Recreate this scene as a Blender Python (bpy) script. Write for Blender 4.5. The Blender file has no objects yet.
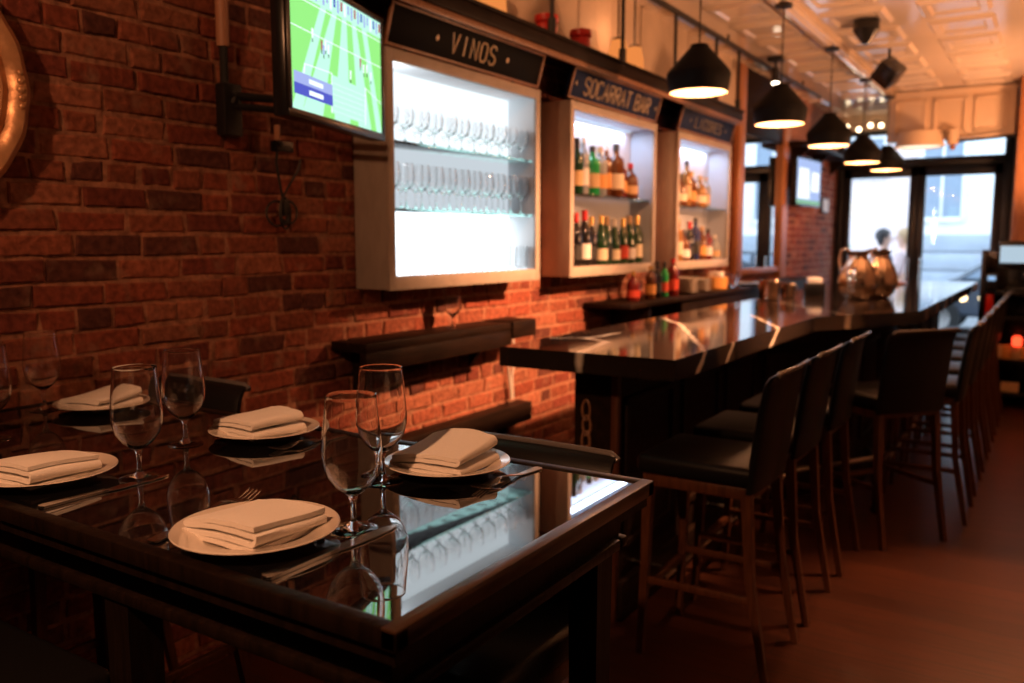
import bpy, bmesh, math, random
from mathutils import Vector, Matrix
R = random.Random(7)
PI = math.pi
SC = bpy.context.scene
COL = SC.collection
W = -2.45            # brick wall plane
F = W + 0.18         # front plane of the wall cabinets
CEIL = 3.05

# ---------------------------------------------------------------- materials
def nt(m):
    return m.node_tree.nodes, m.node_tree.links
def mat(name, col, rough=.5, metal=0, ior=1.5, emit=None, estr=0, var=0, vscale=20, bump=0, bscale=60, coat=0, spec=None, trans=0, stretch=None, rvar=0):
    m = bpy.data.materials.new(name); m.use_nodes = True
    N, L = nt(m); p = N['Principled BSDF']
    p.inputs['Base Color'].default_value = (*col, 1)
    p.inputs['Roughness'].default_value = rough
    p.inputs['Metallic'].default_value = metal
    p.inputs['IOR'].default_value = ior
    p.inputs['Coat Weight'].default_value = coat
    p.inputs['Transmission Weight'].default_value = trans
    if spec is not None: p.inputs['Specular IOR Level'].default_value = spec
    if emit:
        p.inputs['Emission Color'].default_value = (*emit, 1); p.inputs['Emission Strength'].default_value = estr
    if var or bump or rvar:
        tc = N.new('ShaderNodeTexCoord'); mp = N.new('ShaderNodeMapping')
        if stretch: mp.inputs['Scale'].default_value = stretch
        L.new(tc.outputs['Object'], mp.inputs['Vector'])
    if var:
        n = N.new('ShaderNodeTexNoise'); n.inputs['Scale'].default_value = vscale; n.inputs['Detail'].default_value = 6
        L.new(mp.outputs[0], n.inputs['Vector'])
        r = N.new('ShaderNodeValToRGB')
        r.color_ramp.elements[0].position = .3; r.color_ramp.elements[1].position = .7
        r.color_ramp.elements[0].color = (*[c * (1 - var) for c in col], 1)
        r.color_ramp.elements[1].color = (*[min(1, c * (1 + var)) for c in col], 1)
        L.new(n.outputs['Fac'], r.inputs['Fac']); L.new(r.outputs['Color'], p.inputs['Base Color'])
    if bump:
        n2 = N.new('ShaderNodeTexNoise'); n2.inputs['Scale'].default_value = bscale; n2.inputs['Detail'].default_value = 5
        L.new(mp.outputs[0], n2.inputs['Vector'])
        b = N.new('ShaderNodeBump'); b.inputs['Strength'].default_value = bump; b.inputs['Distance'].default_value = .01
        L.new(n2.outputs['Fac'], b.inputs['Height']); L.new(b.outputs['Normal'], p.inputs['Normal'])
    return m
def emis(name, col, s):
    m = bpy.data.materials.new(name); m.use_nodes = True
    N, L = nt(m); N.remove(N['Principled BSDF'])
    e = N.new('ShaderNodeEmission'); e.inputs['Color'].default_value = (*col, 1); e.inputs['Strength'].default_value = s
    L.new(e.outputs[0], N['Material Output'].inputs['Surface'])
    return m
def pane_mat(name, tint=(1, 1, 1), ior=1.45):
    m = bpy.data.materials.new(name); m.use_nodes = True
    N, L = nt(m); N.remove(N['Principled BSDF'])
    t = N.new('ShaderNodeBsdfTransparent'); t.inputs['Color'].default_value = (*tint, 1)
    g = N.new('ShaderNodeBsdfGlossy'); g.inputs['Roughness'].default_value = .02
    lw = N.new('ShaderNodeLayerWeight'); lw.inputs['Blend'].default_value = .5
    pw = N.new('ShaderNodeMath'); pw.operation = 'POWER'; pw.inputs[1].default_value = 4; L.new(lw.outputs['Facing'], pw.inputs[0])
    f = N.new('ShaderNodeMapRange'); f.inputs['To Min'].default_value = .04; f.inputs['To Max'].default_value = .9; L.new(pw.outputs[0], f.inputs['Value'])
    x = N.new('ShaderNodeMixShader')
    L.new(f.outputs[0], x.inputs[0]); L.new(t.outputs[0], x.inputs[1]); L.new(g.outputs[0], x.inputs[2])
    L.new(x.outputs[0], N['Material Output'].inputs['Surface'])
    return m
def wood_mat(name, c0, c1, rough=.4, scale=(1, 14, 14), bump=.15, spec=.5):
    m = mat(name, c0, rough, spec=spec)
    N, L = nt(m); p = N['Principled BSDF']
    tc = N.new('ShaderNodeTexCoord'); mp = N.new('ShaderNodeMapping'); mp.inputs['Scale'].default_value = scale
    n = N.new('ShaderNodeTexNoise'); n.inputs['Scale'].default_value = 4; n.inputs['Detail'].default_value = 8; n.inputs['Distortion'].default_value = .6
    r = N.new('ShaderNodeValToRGB'); r.color_ramp.elements[0].position = .3; r.color_ramp.elements[1].position = .72
    r.color_ramp.elements[0].color = (*c0, 1); r.color_ramp.elements[1].color = (*c1, 1)
    b = N.new('ShaderNodeBump'); b.inputs['Strength'].default_value = bump; b.inputs['Distance'].default_value = .004
    L.new(tc.outputs['Object'], mp.inputs['Vector']); L.new(mp.outputs[0], n.inputs['Vector'])
    L.new(n.outputs['Fac'], r.inputs[0]); L.new(r.outputs[0], p.inputs['Base Color'])
    L.new(n.outputs['Fac'], b.inputs['Height']); L.new(b.outputs[0], p.inputs['Normal'])
    return m

M = {}
M['table_wood'] = wood_mat('table_wood', (.005, .003, .0022), (.013, .007, .0045), .38, (14, 14, 1.5), .3, .12)
M['table_wood_y'] = wood_mat('table_wood_worn_lit', (.02, .010, .006), (.07, .034, .018), .28, (26, 2, 20), .35)  # worn wood, also browner than the frame for light on the end rail
M['black_glass'] = mat('black_glass', (.004, .004, .005), .012, ior=3.9)
M['dark_wood'] = wood_mat('dark_wood', (.009, .005, .0035), (.022, .011, .007), .5, (10, 1.5, 10), .2, .1)
M['stool_wood'] = wood_mat('stool_wood', (.055, .018, .008), (.115, .040, .017), .42, (20, 20, 2), .1, .3)
M['leather'] = mat('black_leather', (.007, .0065, .007), .4, bump=.12, bscale=260, spec=.18)
M['glint_grey'] = mat('top_edge_glint_grey', (.10, .09, .09), .22)  # window light catching the backrest tops, put into a paler grey
M['ceramic'] = mat('cream_ceramic', (.62, .56, .50), .18, coat=.3)
M['linen'] = mat('white_linen', (.80, .77, .73), .85, bump=.25, bscale=420, var=.03, vscale=300)
M['steel'] = mat('polished_steel', (.62, .6, .57), .16, 1, rvar=1)
M['bronze'] = mat('bronze_metal', (.60, .47, .36), .14, 1, bump=.05, bscale=12)
M['black_metal'] = mat('black_metal', (.012, .012, .013), .42)
M['black_plastic'] = mat('black_plastic', (.01, .01, .011), .25)
M['pendant_out'] = mat('pendant_ceramic_black', (.005, .0047, .0047), .65, spec=.1, bump=.1, bscale=80)
M['pendant_in'] = mat('pendant_inner_enamel', (.85, .72, .55), .35)
M['cab'] = wood_mat('cabinet_paint', (.42, .36, .31), (.50, .44, .38), .5, (8, 2, 2), .06)
M['cab_in'] = mat('cabinet_inside', (.52, .57, .66), .5)
M['cab_white'] = mat('cabinet_white_lining', (.86, .88, .9), .5)

M['shelf_glass'] = mat('green_shelf_glass', (.55, .93, .85), .03, ior=1.5, trans=1)
M['crystal'] = mat('clear_crystal', (1, 1, 1), .0, ior=1.45, trans=1)
M['sign_black'] = mat('sign_board_black', (.003, .003, .0035), .6, spec=.06)
M['sign_blue'] = mat('sign_board_navy', (.010, .022, .075), .6, spec=.08, var=.3, vscale=8)
M['sign_frame'] = wood_mat('sign_frame_wood', (.20, .09, .045), (.34, .17, .09), .45, (3, 12, 12), .1)
M['gold_paint'] = mat('gold_lettering', (.88, .66, .40), .45)
M['cream_paint'] = mat('cream_lettering', (.55, .44, .31), .5)
M['faint_paint'] = mat('faded_lettering', (.26, .23, .20), .6)
M['gilt'] = mat('gilt_frame', (.85, .43, .22), .35, .45, bump=.15, bscale=38, var=.35, vscale=14)
M['mirror'] = mat('mirror_silver', (.9, .9, .9), .01, 1)
M['orange_wood'] = wood_mat('varnished_wood', (.30, .115, .045), (.46, .20, .085), .38, (8, 8, 1), .1)
M['plaster'] = mat('tan_plaster', (.52, .40, .29), .6, var=.15, vscale=3, bump=.1, bscale=15)
M['tin'] = mat('pressed_tin_cream_gloss', (.76, .64, .52), .13, ior=1.75, var=.06, vscale=2, bump=.05, bscale=6)
M['soffit'] = mat('cream_panel_paint', (.72, .56, .40), .4)
M['white_led'] = emis('white_led_panel', (.82, .93, 1), 3.0)
M['soft_led'] = emis('soft_led_panel', (.82, .92, 1), .72)
M['mid_led'] = emis('mid_led_panel', (.84, .94, 1), 1.35)
M['cool_led'] = emis('cool_led_strip', (.62, .78, 1), 1.1)
M['bulb'] = emis('warm_bulb', (1, .55, .22), 16)
M['amber_glow'] = emis('amber_lamp_glass', (1, .30, .07), .85)
M['facade_black'] = mat('black_door_paint', (.010, .011, .013), .35)
M['pane'] = pane_mat('window_glass')
M['red'] = mat('red_enamel', (.55, .02, .015), .3)
M['wax'] = mat('white_plastic', (.75, .72, .68), .5)
M['cable'] = mat('black_rubber', (.01, .01, .01), .5)
M['conduit'] = mat('painted_conduit', (.5, .25, .15), .5)

def bottle_glass(name, col, rough=.06):
    return mat(name, col, rough, ior=1.5, coat=.4)
BG = {
 'green': bottle_glass('green_bottle_glass', (.012, .05, .018)),
 'bright': bottle_glass('bright_green_glass', (.02, .30, .08)),
 'dark': bottle_glass('dark_bottle_glass', (.010, .009, .010)),
 'amber': bottle_glass('amber_spirit', (.13, .04, .010)),
 'gold': bottle_glass('golden_spirit', (.30, .14, .03)),
 'clear': bottle_glass('clear_spirit', (.30, .33, .35)),
 'red': bottle_glass('red_spirit', (.14, .010, .008)),
 'blue': bottle_glass('blue_bottle_glass', (.02, .03, .12)),
}
LB = {
 'cream': mat('cream_label', (.80, .70, .52), .6), 'white': mat('white_label', (.82, .82, .80), .6),
 'orange': mat('orange_label', (.75, .36, .10), .6), 'tan': mat('tan_label', (.62, .42, .22), .6),
 'redl': mat('red_label', (.60, .06, .03), .6), 'black': mat('black_label', (.02, .02, .02), .6),
}
CP = {
 'black': mat('black_cap', (.02, .02, .02), .4), 'red': mat('red_foil', (.50, .02, .02), .35, .3),
 'gold': mat('gold_foil', (.75, .50, .18), .3, .8), 'white': mat('white_cap', (.75, .72, .68), .5), 'tan': mat('cork_cap', (.55, .36, .2), .7),
}

# ---------------------------------------------------------------- mesh helpers
def box(bm, x0, x1, y0, y1, z0, z1, bev=0, rot=None, seg=2):
    r = bmesh.ops.create_cube(bm, size=1)
    vs = r['verts']
    for v in vs:
        v.co = Vector(((x0 + x1) / 2 + v.co.x * (x1 - x0), (y0 + y1) / 2 + v.co.y * (y1 - y0), (z0 + z1) / 2 + v.co.z * (z1 - z0)))
    if rot is not None:
        for v in vs: v.co = rot @ v.co
    if bev:
        es = list({e for v in vs for e in v.link_edges})
        bmesh.ops.bevel(bm, geom=es, offset=bev, segments=seg, affect='EDGES', profile=.5)
def tube(bm, pts, r, seg=8, cap=True, closed=False):
    pts = [Vector(p) for p in pts]; n = len(pts)
    rs = r if isinstance(r, (list, tuple)) else [r] * n
    rings = []; up = None
    for i, p in enumerate(pts):
        if closed: t = pts[(i + 1) % n] - pts[i - 1]
        else: t = pts[min(i + 1, n - 1)] - pts[max(i - 1, 0)]
        t.normalize()
        if up is None:
            up = Vector((0, 0, 1)) if abs(t.z) < .9 else Vector((1, 0, 0))
        a = t.cross(up)
        if a.length < 1e-5: a = t.orthogonal()
        a.normalize(); b = a.cross(t).normalized(); up = b
        rings.append([bm.verts.new(p + (a * math.cos(2 * PI * k / seg) + b * math.sin(2 * PI * k / seg)) * rs[i]) for k in range(seg)])
    m = n if closed else n - 1
    for i in range(m):
        A = rings[i]; B = rings[(i + 1) % n]
        for k in range(seg):
            bm.faces.new((A[k], A[(k + 1) % seg], B[(k + 1) % seg], B[k]))
    if cap and not closed:
        bm.faces.new(rings[0][::-1]); bm.faces.new(rings[-1])
def lathe(bm, prof, c=(0, 0, 0), seg=24, closed=False, sx=1, sy=1):
    c = Vector(c); rings = []
    for r, z in prof:
        if r < 1e-6: rings.append([bm.verts.new(c + Vector((0, 0, z)))])
        else: rings.append([bm.verts.new(c + Vector((sx * r * math.cos(2 * PI * k / seg), sy * r * math.sin(2 * PI * k / seg), z))) for k in range(seg)])
    idx = list(range(len(rings) - 1))
    prs = [(rings[i], rings[i + 1]) for i in idx]
    if closed: prs.append((rings[-1], rings[0]))
    for A, B in prs:
        for k in range(seg):
            k2 = (k + 1) % seg
            if len(A) == 1 and len(B) == 1: continue
            if len(A) == 1: bm.faces.new((A[0], B[k2], B[k]))
            elif len(B) == 1: bm.faces.new((A[k], A[k2], B[0]))
            else: bm.faces.new((A[k], A[k2], B[k2], B[k]))
def prism(bm, poly, z0, z1):
    a = [bm.verts.new((x, y, z0)) for x, y in poly]; b = [bm.verts.new((x, y, z1)) for x, y in poly]
    n = len(poly)
    bm.faces.new(a[::-1]); bm.faces.new(b)
    for i in range(n): bm.faces.new((a[i], a[(i + 1) % n], b[(i + 1) % n], b[i]))
def sphere(bm, c, r, seg=16, ring=10, s=(1, 1, 1)):
    q = bmesh.ops.create_uvsphere(bm, u_segments=seg, v_segments=ring, radius=r)
    for v in q['verts']: v.co = Vector((v.co.x * s[0], v.co.y * s[1], v.co.z * s[2])) + Vector(c)
def loft(bm, A, B):
    va = [bm.verts.new(p) for p in A]; vb = [bm.verts.new(p) for p in B]; n = len(A)
    bm.faces.new(va[::-1]); bm.faces.new(vb)
    for i in range(n): bm.faces.new((va[i], va[(i + 1) % n], vb[(i + 1) % n], vb[i]))
def BM(): return bmesh.new()
def obj(name, bm, m, parent=None, smooth=35, label=None, loc=None):
    bmesh.ops.recalc_face_normals(bm, faces=bm.faces[:])
    me = bpy.data.meshes.new(name); bm.to_mesh(me); bm.free()
    for q in (m if isinstance(m, (list, tuple)) else [m]): me.materials.append(q)
    if smooth:
        me.shade_smooth(); me.set_sharp_from_angle(angle=math.radians(smooth))
    o = bpy.data.objects.new(name, me); COL.objects.link(o)
    if parent: o.parent = parent
    if label: o['label'] = label
    if loc: o.location = loc
    return o
def tag(o, label, cat, group=None, kind=None):
    o['label'] = label; o['category'] = cat
    if group: o['group'] = group
    if kind: o['kind'] = kind
    return o
def thing(name, label, cat, loc=(0, 0, 0), rz=0, group=None):
    o = bpy.data.objects.new(name, None); COL.objects.link(o); o.empty_display_size = .05
    o.location = loc; o.rotation_euler = (0, 0, rz)
    return tag(o, label, cat, group)
def struct(name, bm, m, parent=None, smooth=35, label=None):
    o = obj(name, bm, m, parent, smooth)
    if not parent:
        o['kind'] = 'structure'
        if label: o['label'] = label
    return o
def dup(root, loc, rz=0, label=None, group=None, scale=None):
    r = root.copy(); COL.objects.link(r); r.location = loc; r.rotation_euler = (0, 0, rz)
    if label: r['label'] = label
    if group: r['group'] = group
    if scale: r.scale = scale
    for ch in list(root.children):
        c = ch.copy(); COL.objects.link(c); c.parent = r
        for g in list(ch.children):
            d = g.copy(); COL.objects.link(d); d.parent = c
    return r
ORD = ['first', 'second', 'third', 'fourth', 'fifth', 'sixth', 'seventh', 'eighth', 'ninth', 'tenth', 'eleventh', 'twelfth', 'thirteenth', 'fourteenth', 'fifteenth']

# ---------------------------------------------------------------- setting: brick wall
def brick_material():
    m = mat('old_red_brick', (.3, .1, .06), .85)
    N, L = nt(m); p = N['Principled BSDF']; p.inputs['Specular IOR Level'].default_value = .25
    at = N.new('ShaderNodeAttribute'); at.attribute_name = 'brick'
    tc = N.new('ShaderNodeTexCoord')
    n = N.new('ShaderNodeTexNoise'); n.inputs['Scale'].default_value = 45; n.inputs['Detail'].default_value = 8
    n2 = N.new('ShaderNodeTexNoise'); n2.inputs['Scale'].default_value = 9; n2.inputs['Detail'].default_value = 7
    L.new(tc.outputs['Object'], n.inputs['Vector']); L.new(tc.outputs['Object'], n2.inputs['Vector'])
    r = N.new('ShaderNodeValToRGB'); r.color_ramp.elements[0].position = .3; r.color_ramp.elements[1].position = .72
    r.color_ramp.elements[0].color = (.55, .5, .5, 1); r.color_ramp.elements[1].color = (1.25, 1.2, 1.15, 1)
    mu = N.new('ShaderNodeMix'); mu.data_type = 'RGBA'; mu.blend_type = 'MULTIPLY'; mu.inputs[0].default_value = 1
    L.new(n.outputs['Fac'], r.inputs[0]); L.new(at.outputs['Color'], mu.inputs[6]); L.new(r.outputs[0], mu.inputs[7])
    # lime bloom left on the brick faces
    r2 = N.new('ShaderNodeValToRGB'); r2.color_ramp.elements[0].position = .58; r2.color_ramp.elements[1].position = .75
    r2.color_ramp.elements[0].color = (0, 0, 0, 1); r2.color_ramp.elements[1].color = (.55, .55, .55, 1)
    mx = N.new('ShaderNodeMix'); mx.data_type = 'RGBA'; mx.inputs[7].default_value = (.40, .27, .19, 1)
    L.new(n2.outputs['Fac'], r2.inputs[0]); L.new(r2.outputs[0], mx.inputs[0]); L.new(mu.outputs[2], mx.inputs[6])
    L.new(mx.outputs[2], p.inputs['Base Color'])
    b = N.new('ShaderNodeBump'); b.inputs['Strength'].default_value = .9; b.inputs['Distance'].default_value = .006
    L.new(n.outputs['Fac'], b.inputs['Height']); L.new(b.outputs[0], p.inputs['Normal'])
    return m
def brick_wall(name, y0, y1, z0, z1, cut=lambda y, z: False):
    rr = random.Random(3)
    V = []; Fc = []; C = []
    def quad(a, b, c, d, col): 
        i = len(V); V.extend((a, b, c, d)); Fc.append((i, i + 1, i + 2, i + 3)); C.append(col)
    course = .0725; joint = .0145
    mort = (.46, .23, .15)
    # mortar bed as a subdivided, slightly uneven sheet
    ny = int((y1 - y0) / .05); nz = int((z1 - z0) / .05)
    base = len(V)
    for i in range(ny + 1):
        for k in range(nz + 1):
            V.append((W - .0045 + rr.uniform(-.0035, .0035), y0 + (y1 - y0) * i / ny, z0 + (z1 - z0) * k / nz))
    for i in range(ny):
        for k in range(nz):
            a = base + i * (nz + 1) + k
            Fc.append((a, a + nz + 1, a + nz + 2, a + 1)); C.append(mort)
    z = z0; row = 0
    while z < z1 - .03:
        y = y0 - rr.uniform(0, .2)
        header = (row % 6 == 5)
        while y < y1:
            ln = .098 if (header or rr.random() < .17) else (.203 + rr.uniform(-.012, .012))
            a, b = max(y, y0), min(y + ln, y1)
            y = y + ln + joint * rr.uniform(.7, 1.4)
            if b - a < .03: continue
            zc = z + course / 2
            if cut((a + b) / 2, zc): continue
            t = rr.random()
            col = [(.34, .095, .056), (.29, .078, .048), (.36, .12, .072), (.24, .066, .046), (.15, .055, .042), (.40, .155, .095), (.32, .105, .064)][min(6, int(t * 7))]
            kk = rr.uniform(.8, 1.15); col = tuple(c * kk for c in col)
            dp = rr.uniform(-.001, .006); j = .0055
            h0 = z + joint / 2 + rr.uniform(-.002, .002); h1 = z + course - joint / 2 + rr.uniform(-.002, .002)
            q = [(a, h0), (b, h0), (b, h1), (a, h1)]
            q = [(u + rr.uniform(-j, j), v + rr.uniform(-j, j) * .8) for u, v in q]
            cu = (a + b) / 2; cv = (h0 + h1) / 2; iu = .006
            fr = [(W + dp + rr.uniform(-.002, .002), u + (iu if u < cu else -iu), v + (iu * .8 if v < cv else -iu * .8)) for u, v in q]
            md = [(W + dp - .0035, u, v) for u, v in q]
            bk = [(W - .02, u, v) for u, v in q]
            quad(*fr, col)
            for n in range(4):
                n2 = (n + 1) % 4
                quad(md[n], md[n2], fr[n2], fr[n], col); quad(bk[n], bk[n2], md[n2], md[n], col)
        z += course; row += 1
    me = bpy.data.meshes.new(name); me.from_pydata(V, [], Fc)
    ca = me.color_attributes.new('brick', 'FLOAT_COLOR', 'CORNER')
    li = 0
    for pz, c in zip(me.polygons, C):
        for l in pz.loop_indices: ca.data[l].color = (*c, 1)
    me.materials.append(brick_material()); me.update()
    o = bpy.data.objects.new(name, me); COL.objects.link(o); o['kind'] = 'structure'
    return o
brick_wall('wall_left', -1.6, 11.6, 0, CEIL, lambda y, z: z > 2.48 and y > 2.6)
b = BM(); box(b, W - .02, W + .015, 2.5, 8.0, 2.47, CEIL)
struct('wall_left_upper', b, M['plaster'])

# floor
def floor_material():
    m = mat('dark_red_floor_boards', (.1, .04, .02), .35)
    N, L = nt(m); p = N['Principled BSDF']
    tc = N.new('ShaderNodeTexCoord'); mp = N.new('ShaderNodeMapping')
    L.new(tc.outputs['Object'], mp.inputs['Vector'])
    br = N.new('ShaderNodeTexBrick'); br.inputs['Scale'].default_value = 1; br.inputs['Brick Width'].default_value = 1.6
    br.inputs['Row Height'].default_value = .125; br.inputs['Mortar Size'].default_value = .003; br.inputs['Bias'].default_value = 0
    br.inputs['Color1'].default_value = (.085, .024, .010, 1); br.inputs['Color2'].default_value = (.052, .015, .007, 1); br.inputs['Mortar'].default_value = (.02, .01, .007, 1)
    L.new(mp.outputs[0], br.inputs['Vector'])
    mp2 = N.new('ShaderNodeMapping'); mp2.inputs['Scale'].default_value = (1.5, 22, 1); L.new(tc.outputs['Object'], mp2.inputs['Vector'])
    n = N.new('ShaderNodeTexNoise'); n.inputs['Scale'].default_value = 3; n.inputs['Detail'].default_value = 8; L.new(mp2.outputs[0], n.inputs['Vector'])
    r = N.new('ShaderNodeValToRGB'); r.color_ramp.elements[0].position = .3; r.color_ramp.elements[1].position = .75
    r.color_ramp.elements[0].color = (.55, .55, .55, 1); r.color_ramp.elements[1].color = (1.2, 1.2, 1.2, 1)
    mu = N.new('ShaderNodeMix'); mu.data_type = 'RGBA'; mu.blend_type = 'MULTIPLY'; mu.inputs[0].default_value = 1
    L.new(n.outputs['Fac'], r.inputs[0]); L.new(br.outputs['Color'], mu.inputs[6]); L.new(r.outputs[0], mu.inputs[7]); L.new(mu.outputs[2], p.inputs['Base Color'])
    bu = N.new('ShaderNodeBump'); bu.inputs['Strength'].default_value = .25; bu.inputs['Distance'].default_value = .004
    L.new(br.outputs['Fac'], bu.inputs['Height']); bu.invert = True; L.new(bu.outputs[0], p.inputs['Normal'])
    return m
b = BM(); box(b, W - .12, 2.0, -1.7, 11.62, -.05, 0); struct('floor', b, floor_material())
# other walls (outside the frame, they close the room)
b = BM(); box(b, 1.9, 2.0, -1.6, 11.6, 0, CEIL); struct('wall_right', b, M['plaster'])
b = BM(); box(b, W - .05, 2.0, -1.7, -1.6, 0, CEIL); struct('wall_back', b, M['plaster'])

# pressed tin ceiling: one raised field per tile
b = BM(); T = .61
def tile(x0, y0):
    P = [(0, 0, 0), (1, .09, 0), (2, .115, .022), (3, .155, .022), (4, .175, .008)]
    rings = []
    for k, ins, d in P:
        q = [(x0 + ins, y0 + ins), (x0 + T - ins, y0 + ins), (x0 + T - ins, y0 + T - ins), (x0 + ins, y0 + T - ins)]
        rings.append([b.verts.new((x, y, CEIL - d)) for x, y in q])
    for A, B in zip(rings[:-1], rings[1:]):
        for k in range(4): b.faces.new((A[k], A[(k + 1) % 4], B[(k + 1) % 4], B[k]))
    b.faces.new(rings[-1])
for i in range(-2, 6):
    for j in range(22):
        tile(-1.6 + T * i if i >= 0 else -1.6 + T * i, -1.75 + T * j)
box(b, W - .1, 2.1, -1.75, 11.7, CEIL + .001, CEIL + .06)
struct('ceiling', b, M['tin'], smooth=20)
b = BM(); box(b, -1.65, -1.55, -1.6, 11.4, CEIL - .06, CEIL, .015); box(b, -1.63, -1.57, -1.6, 11.4, CEIL - .075, CEIL - .05, .008)
struct('trim_1', b, M['tin'])
# panelled soffit over the entrance
b = BM(); box(b, -1.62, -.44, 9.9, 10.08, 2.54, CEIL - .01, .006)
for k in range(3):
    x0 = -1.55 + k * .37
    for (a0, a1, c0, c1) in ((x0, x0 + .30, 2.92, 2.945), (x0, x0 + .30, 2.60, 2.625), (x0, x0 + .025, 2.60, 2.945), (x0 + .275, x0 + .30, 2.60, 2.945)):
        box(b, a0, a1, 9.872, 9.905, c0, c1, .006)
box(b, -1.64, -.42, 9.87, 9.91, 2.99, CEIL - .01, .008)
struct('trim_2', b, M['soffit'])
# front wall round the entrance
b = BM()
box(b, W - .1, -2.40, 11.5, 11.62, 0, CEIL); box(b, -.55, 2.0, 11.5, 11.62, 0, CEIL); box(b, -2.42, -.5, 11.5, 11.62, 2.86, CEIL)
struct('wall_front', b, M['plaster'])
b = BM(); box(b, -.40, -.26, 9.55, 11.5, 0, CEIL, .006); struct('trim_3', b, M['orange_wood'])
# two glazed doors, transom and black frame
def door(name, x0, x1, hs):
    f = BM()
    for (a0, a1, c0, c1) in ((x0, x0 + .09, .0, 2.40), (x1 - .09, x1, 0, 2.40), (x0, x1, 2.28, 2.40), (x0, x1, 0, .28)):
        box(f, a0, a1, 11.5, 11.56, c0, c1, .005)
    d = struct(name, f, M['facade_black'])
    g = BM(); box(g, x0 + .085, x1 - .085, 11.525, 11.533, .27, 2.29); obj('pane', g, M['pane'], d)
    h = BM(); tube(h, [(hs, 11.49, .95), (hs, 11.43, .95), (hs, 11.43, 1.3), (hs, 11.49, 1.3)], .012); obj('door_handle', h, M['steel'], d)
    return d
door('door_1', -2.36, -1.50, -1.55); door('door_2', -1.50, -.60, -1.43)
f = BM()
for (a0, a1, c0, c1) in ((-2.44, -2.36, 0, 2.86), (-.60, -.50, 0, 2.86), (-2.42, -.55, 2.40, 2.50), (-2.42, -.55, 2.80, 2.86)):
    box(f, a0, a1, 11.48, 11.58, c0, c1, .005)
w1 = struct('window_1', f, M['facade_black'])
g = BM(); box(g, -2.36, -.60, 11.525, 11.533, 2.5, 2.8); obj('pane', g, M['pane'], w1)

# ---------------------------------------------------------------- bar table
TZ = 1.04; TX0, TX1, TY0, TY1 = -2.43, -.632, .732, 1.498
tb = thing('bar_height_table', 'long black bar height table with glass inset top in the foreground', 'table', ((TX0 + TX1) / 2, (TY0 + TY1) / 2, 0))
ox, oy = -(TX0 + TX1) / 2, -(TY0 + TY1) / 2
def tl(bm):   # into table space
    bmesh.ops.translate(bm, verts=bm.verts[:], vec=(ox, oy, 0)); return bm
fw = .026
b = BM()
for (x0, x1, y0, y1) in ((TX0, TX1, TY0, TY0 + fw), (TX0, TX1, TY1 - fw, TY1), (TX0, TX0 + fw, TY0 + fw, TY1 - fw)):
    box(b, x0, x1, y0, y1, TZ - .028, TZ, .003)
box(b, TX0 + .01, TX1 - .01, TY0 + .01, TY1 - .01, TZ - .05, TZ - .012)
obj('top_frame', tl(b), M['table_wood'], tb)
b = BM(); box(b, TX1 - fw, TX1, TY0, TY1, TZ - .028, TZ + .0003, .003); obj('end_rail', tl(b), M['table_wood_y'], tb, label='worn brown wooden end rail, coloured paler for the light on it')
b = BM(); box(b, TX0 + fw, TX1 - fw, TY0 + fw, TY1 - fw, TZ - .012, TZ - .003); obj('glass_top', tl(b), M['black_glass'], tb, label='dark mirror-like glass inset')
b = BM(); box(b, TX0 + .05, TX1 - .05, TY0 + .05, TY1 - .05, .915, TZ - .05); obj('apron', tl(b), M['table_wood'], tb)
for z, ins, hh in ((.985, .026, .016), (.925, .036, .022)):
    b = BM()
    x0, x1, y0, y1 = TX0 + ins, TX1 - ins, TY0 + ins, TY1 - ins
    for (a0, a1, c0, c1) in ((x0, x1, y0, y0 + .03), (x0, x1, y1 - .03, y1), (x0, x0 + .03, y0 + .03, y1 - .03), (x1 - .03, x1, y0 + .03, y1 - .03)):
        box(b, a0, a1, c0, c1, z - hh / 2, z + hh / 2, .006)
    obj('moulding', tl(b), M['table_wood'], tb)
for x in (-.73, -1.27, -2.38):
    for y in (TY0 + .075, TY1 - .075):
        b = BM(); loft(b, [(x - .032, y - .032, .93), (x + .032, y - .032, .93), (x + .032, y + .032, .93), (x - .032, y + .032, .93)],
                       [(x - .024, y - .024, 0), (x + .024, y - .024, 0), (x + .024, y + .024, 0), (x - .024, y + .024, 0)])
        obj('leg', tl(b), M['table_wood'], tb)
TG = TZ - .003

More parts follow.
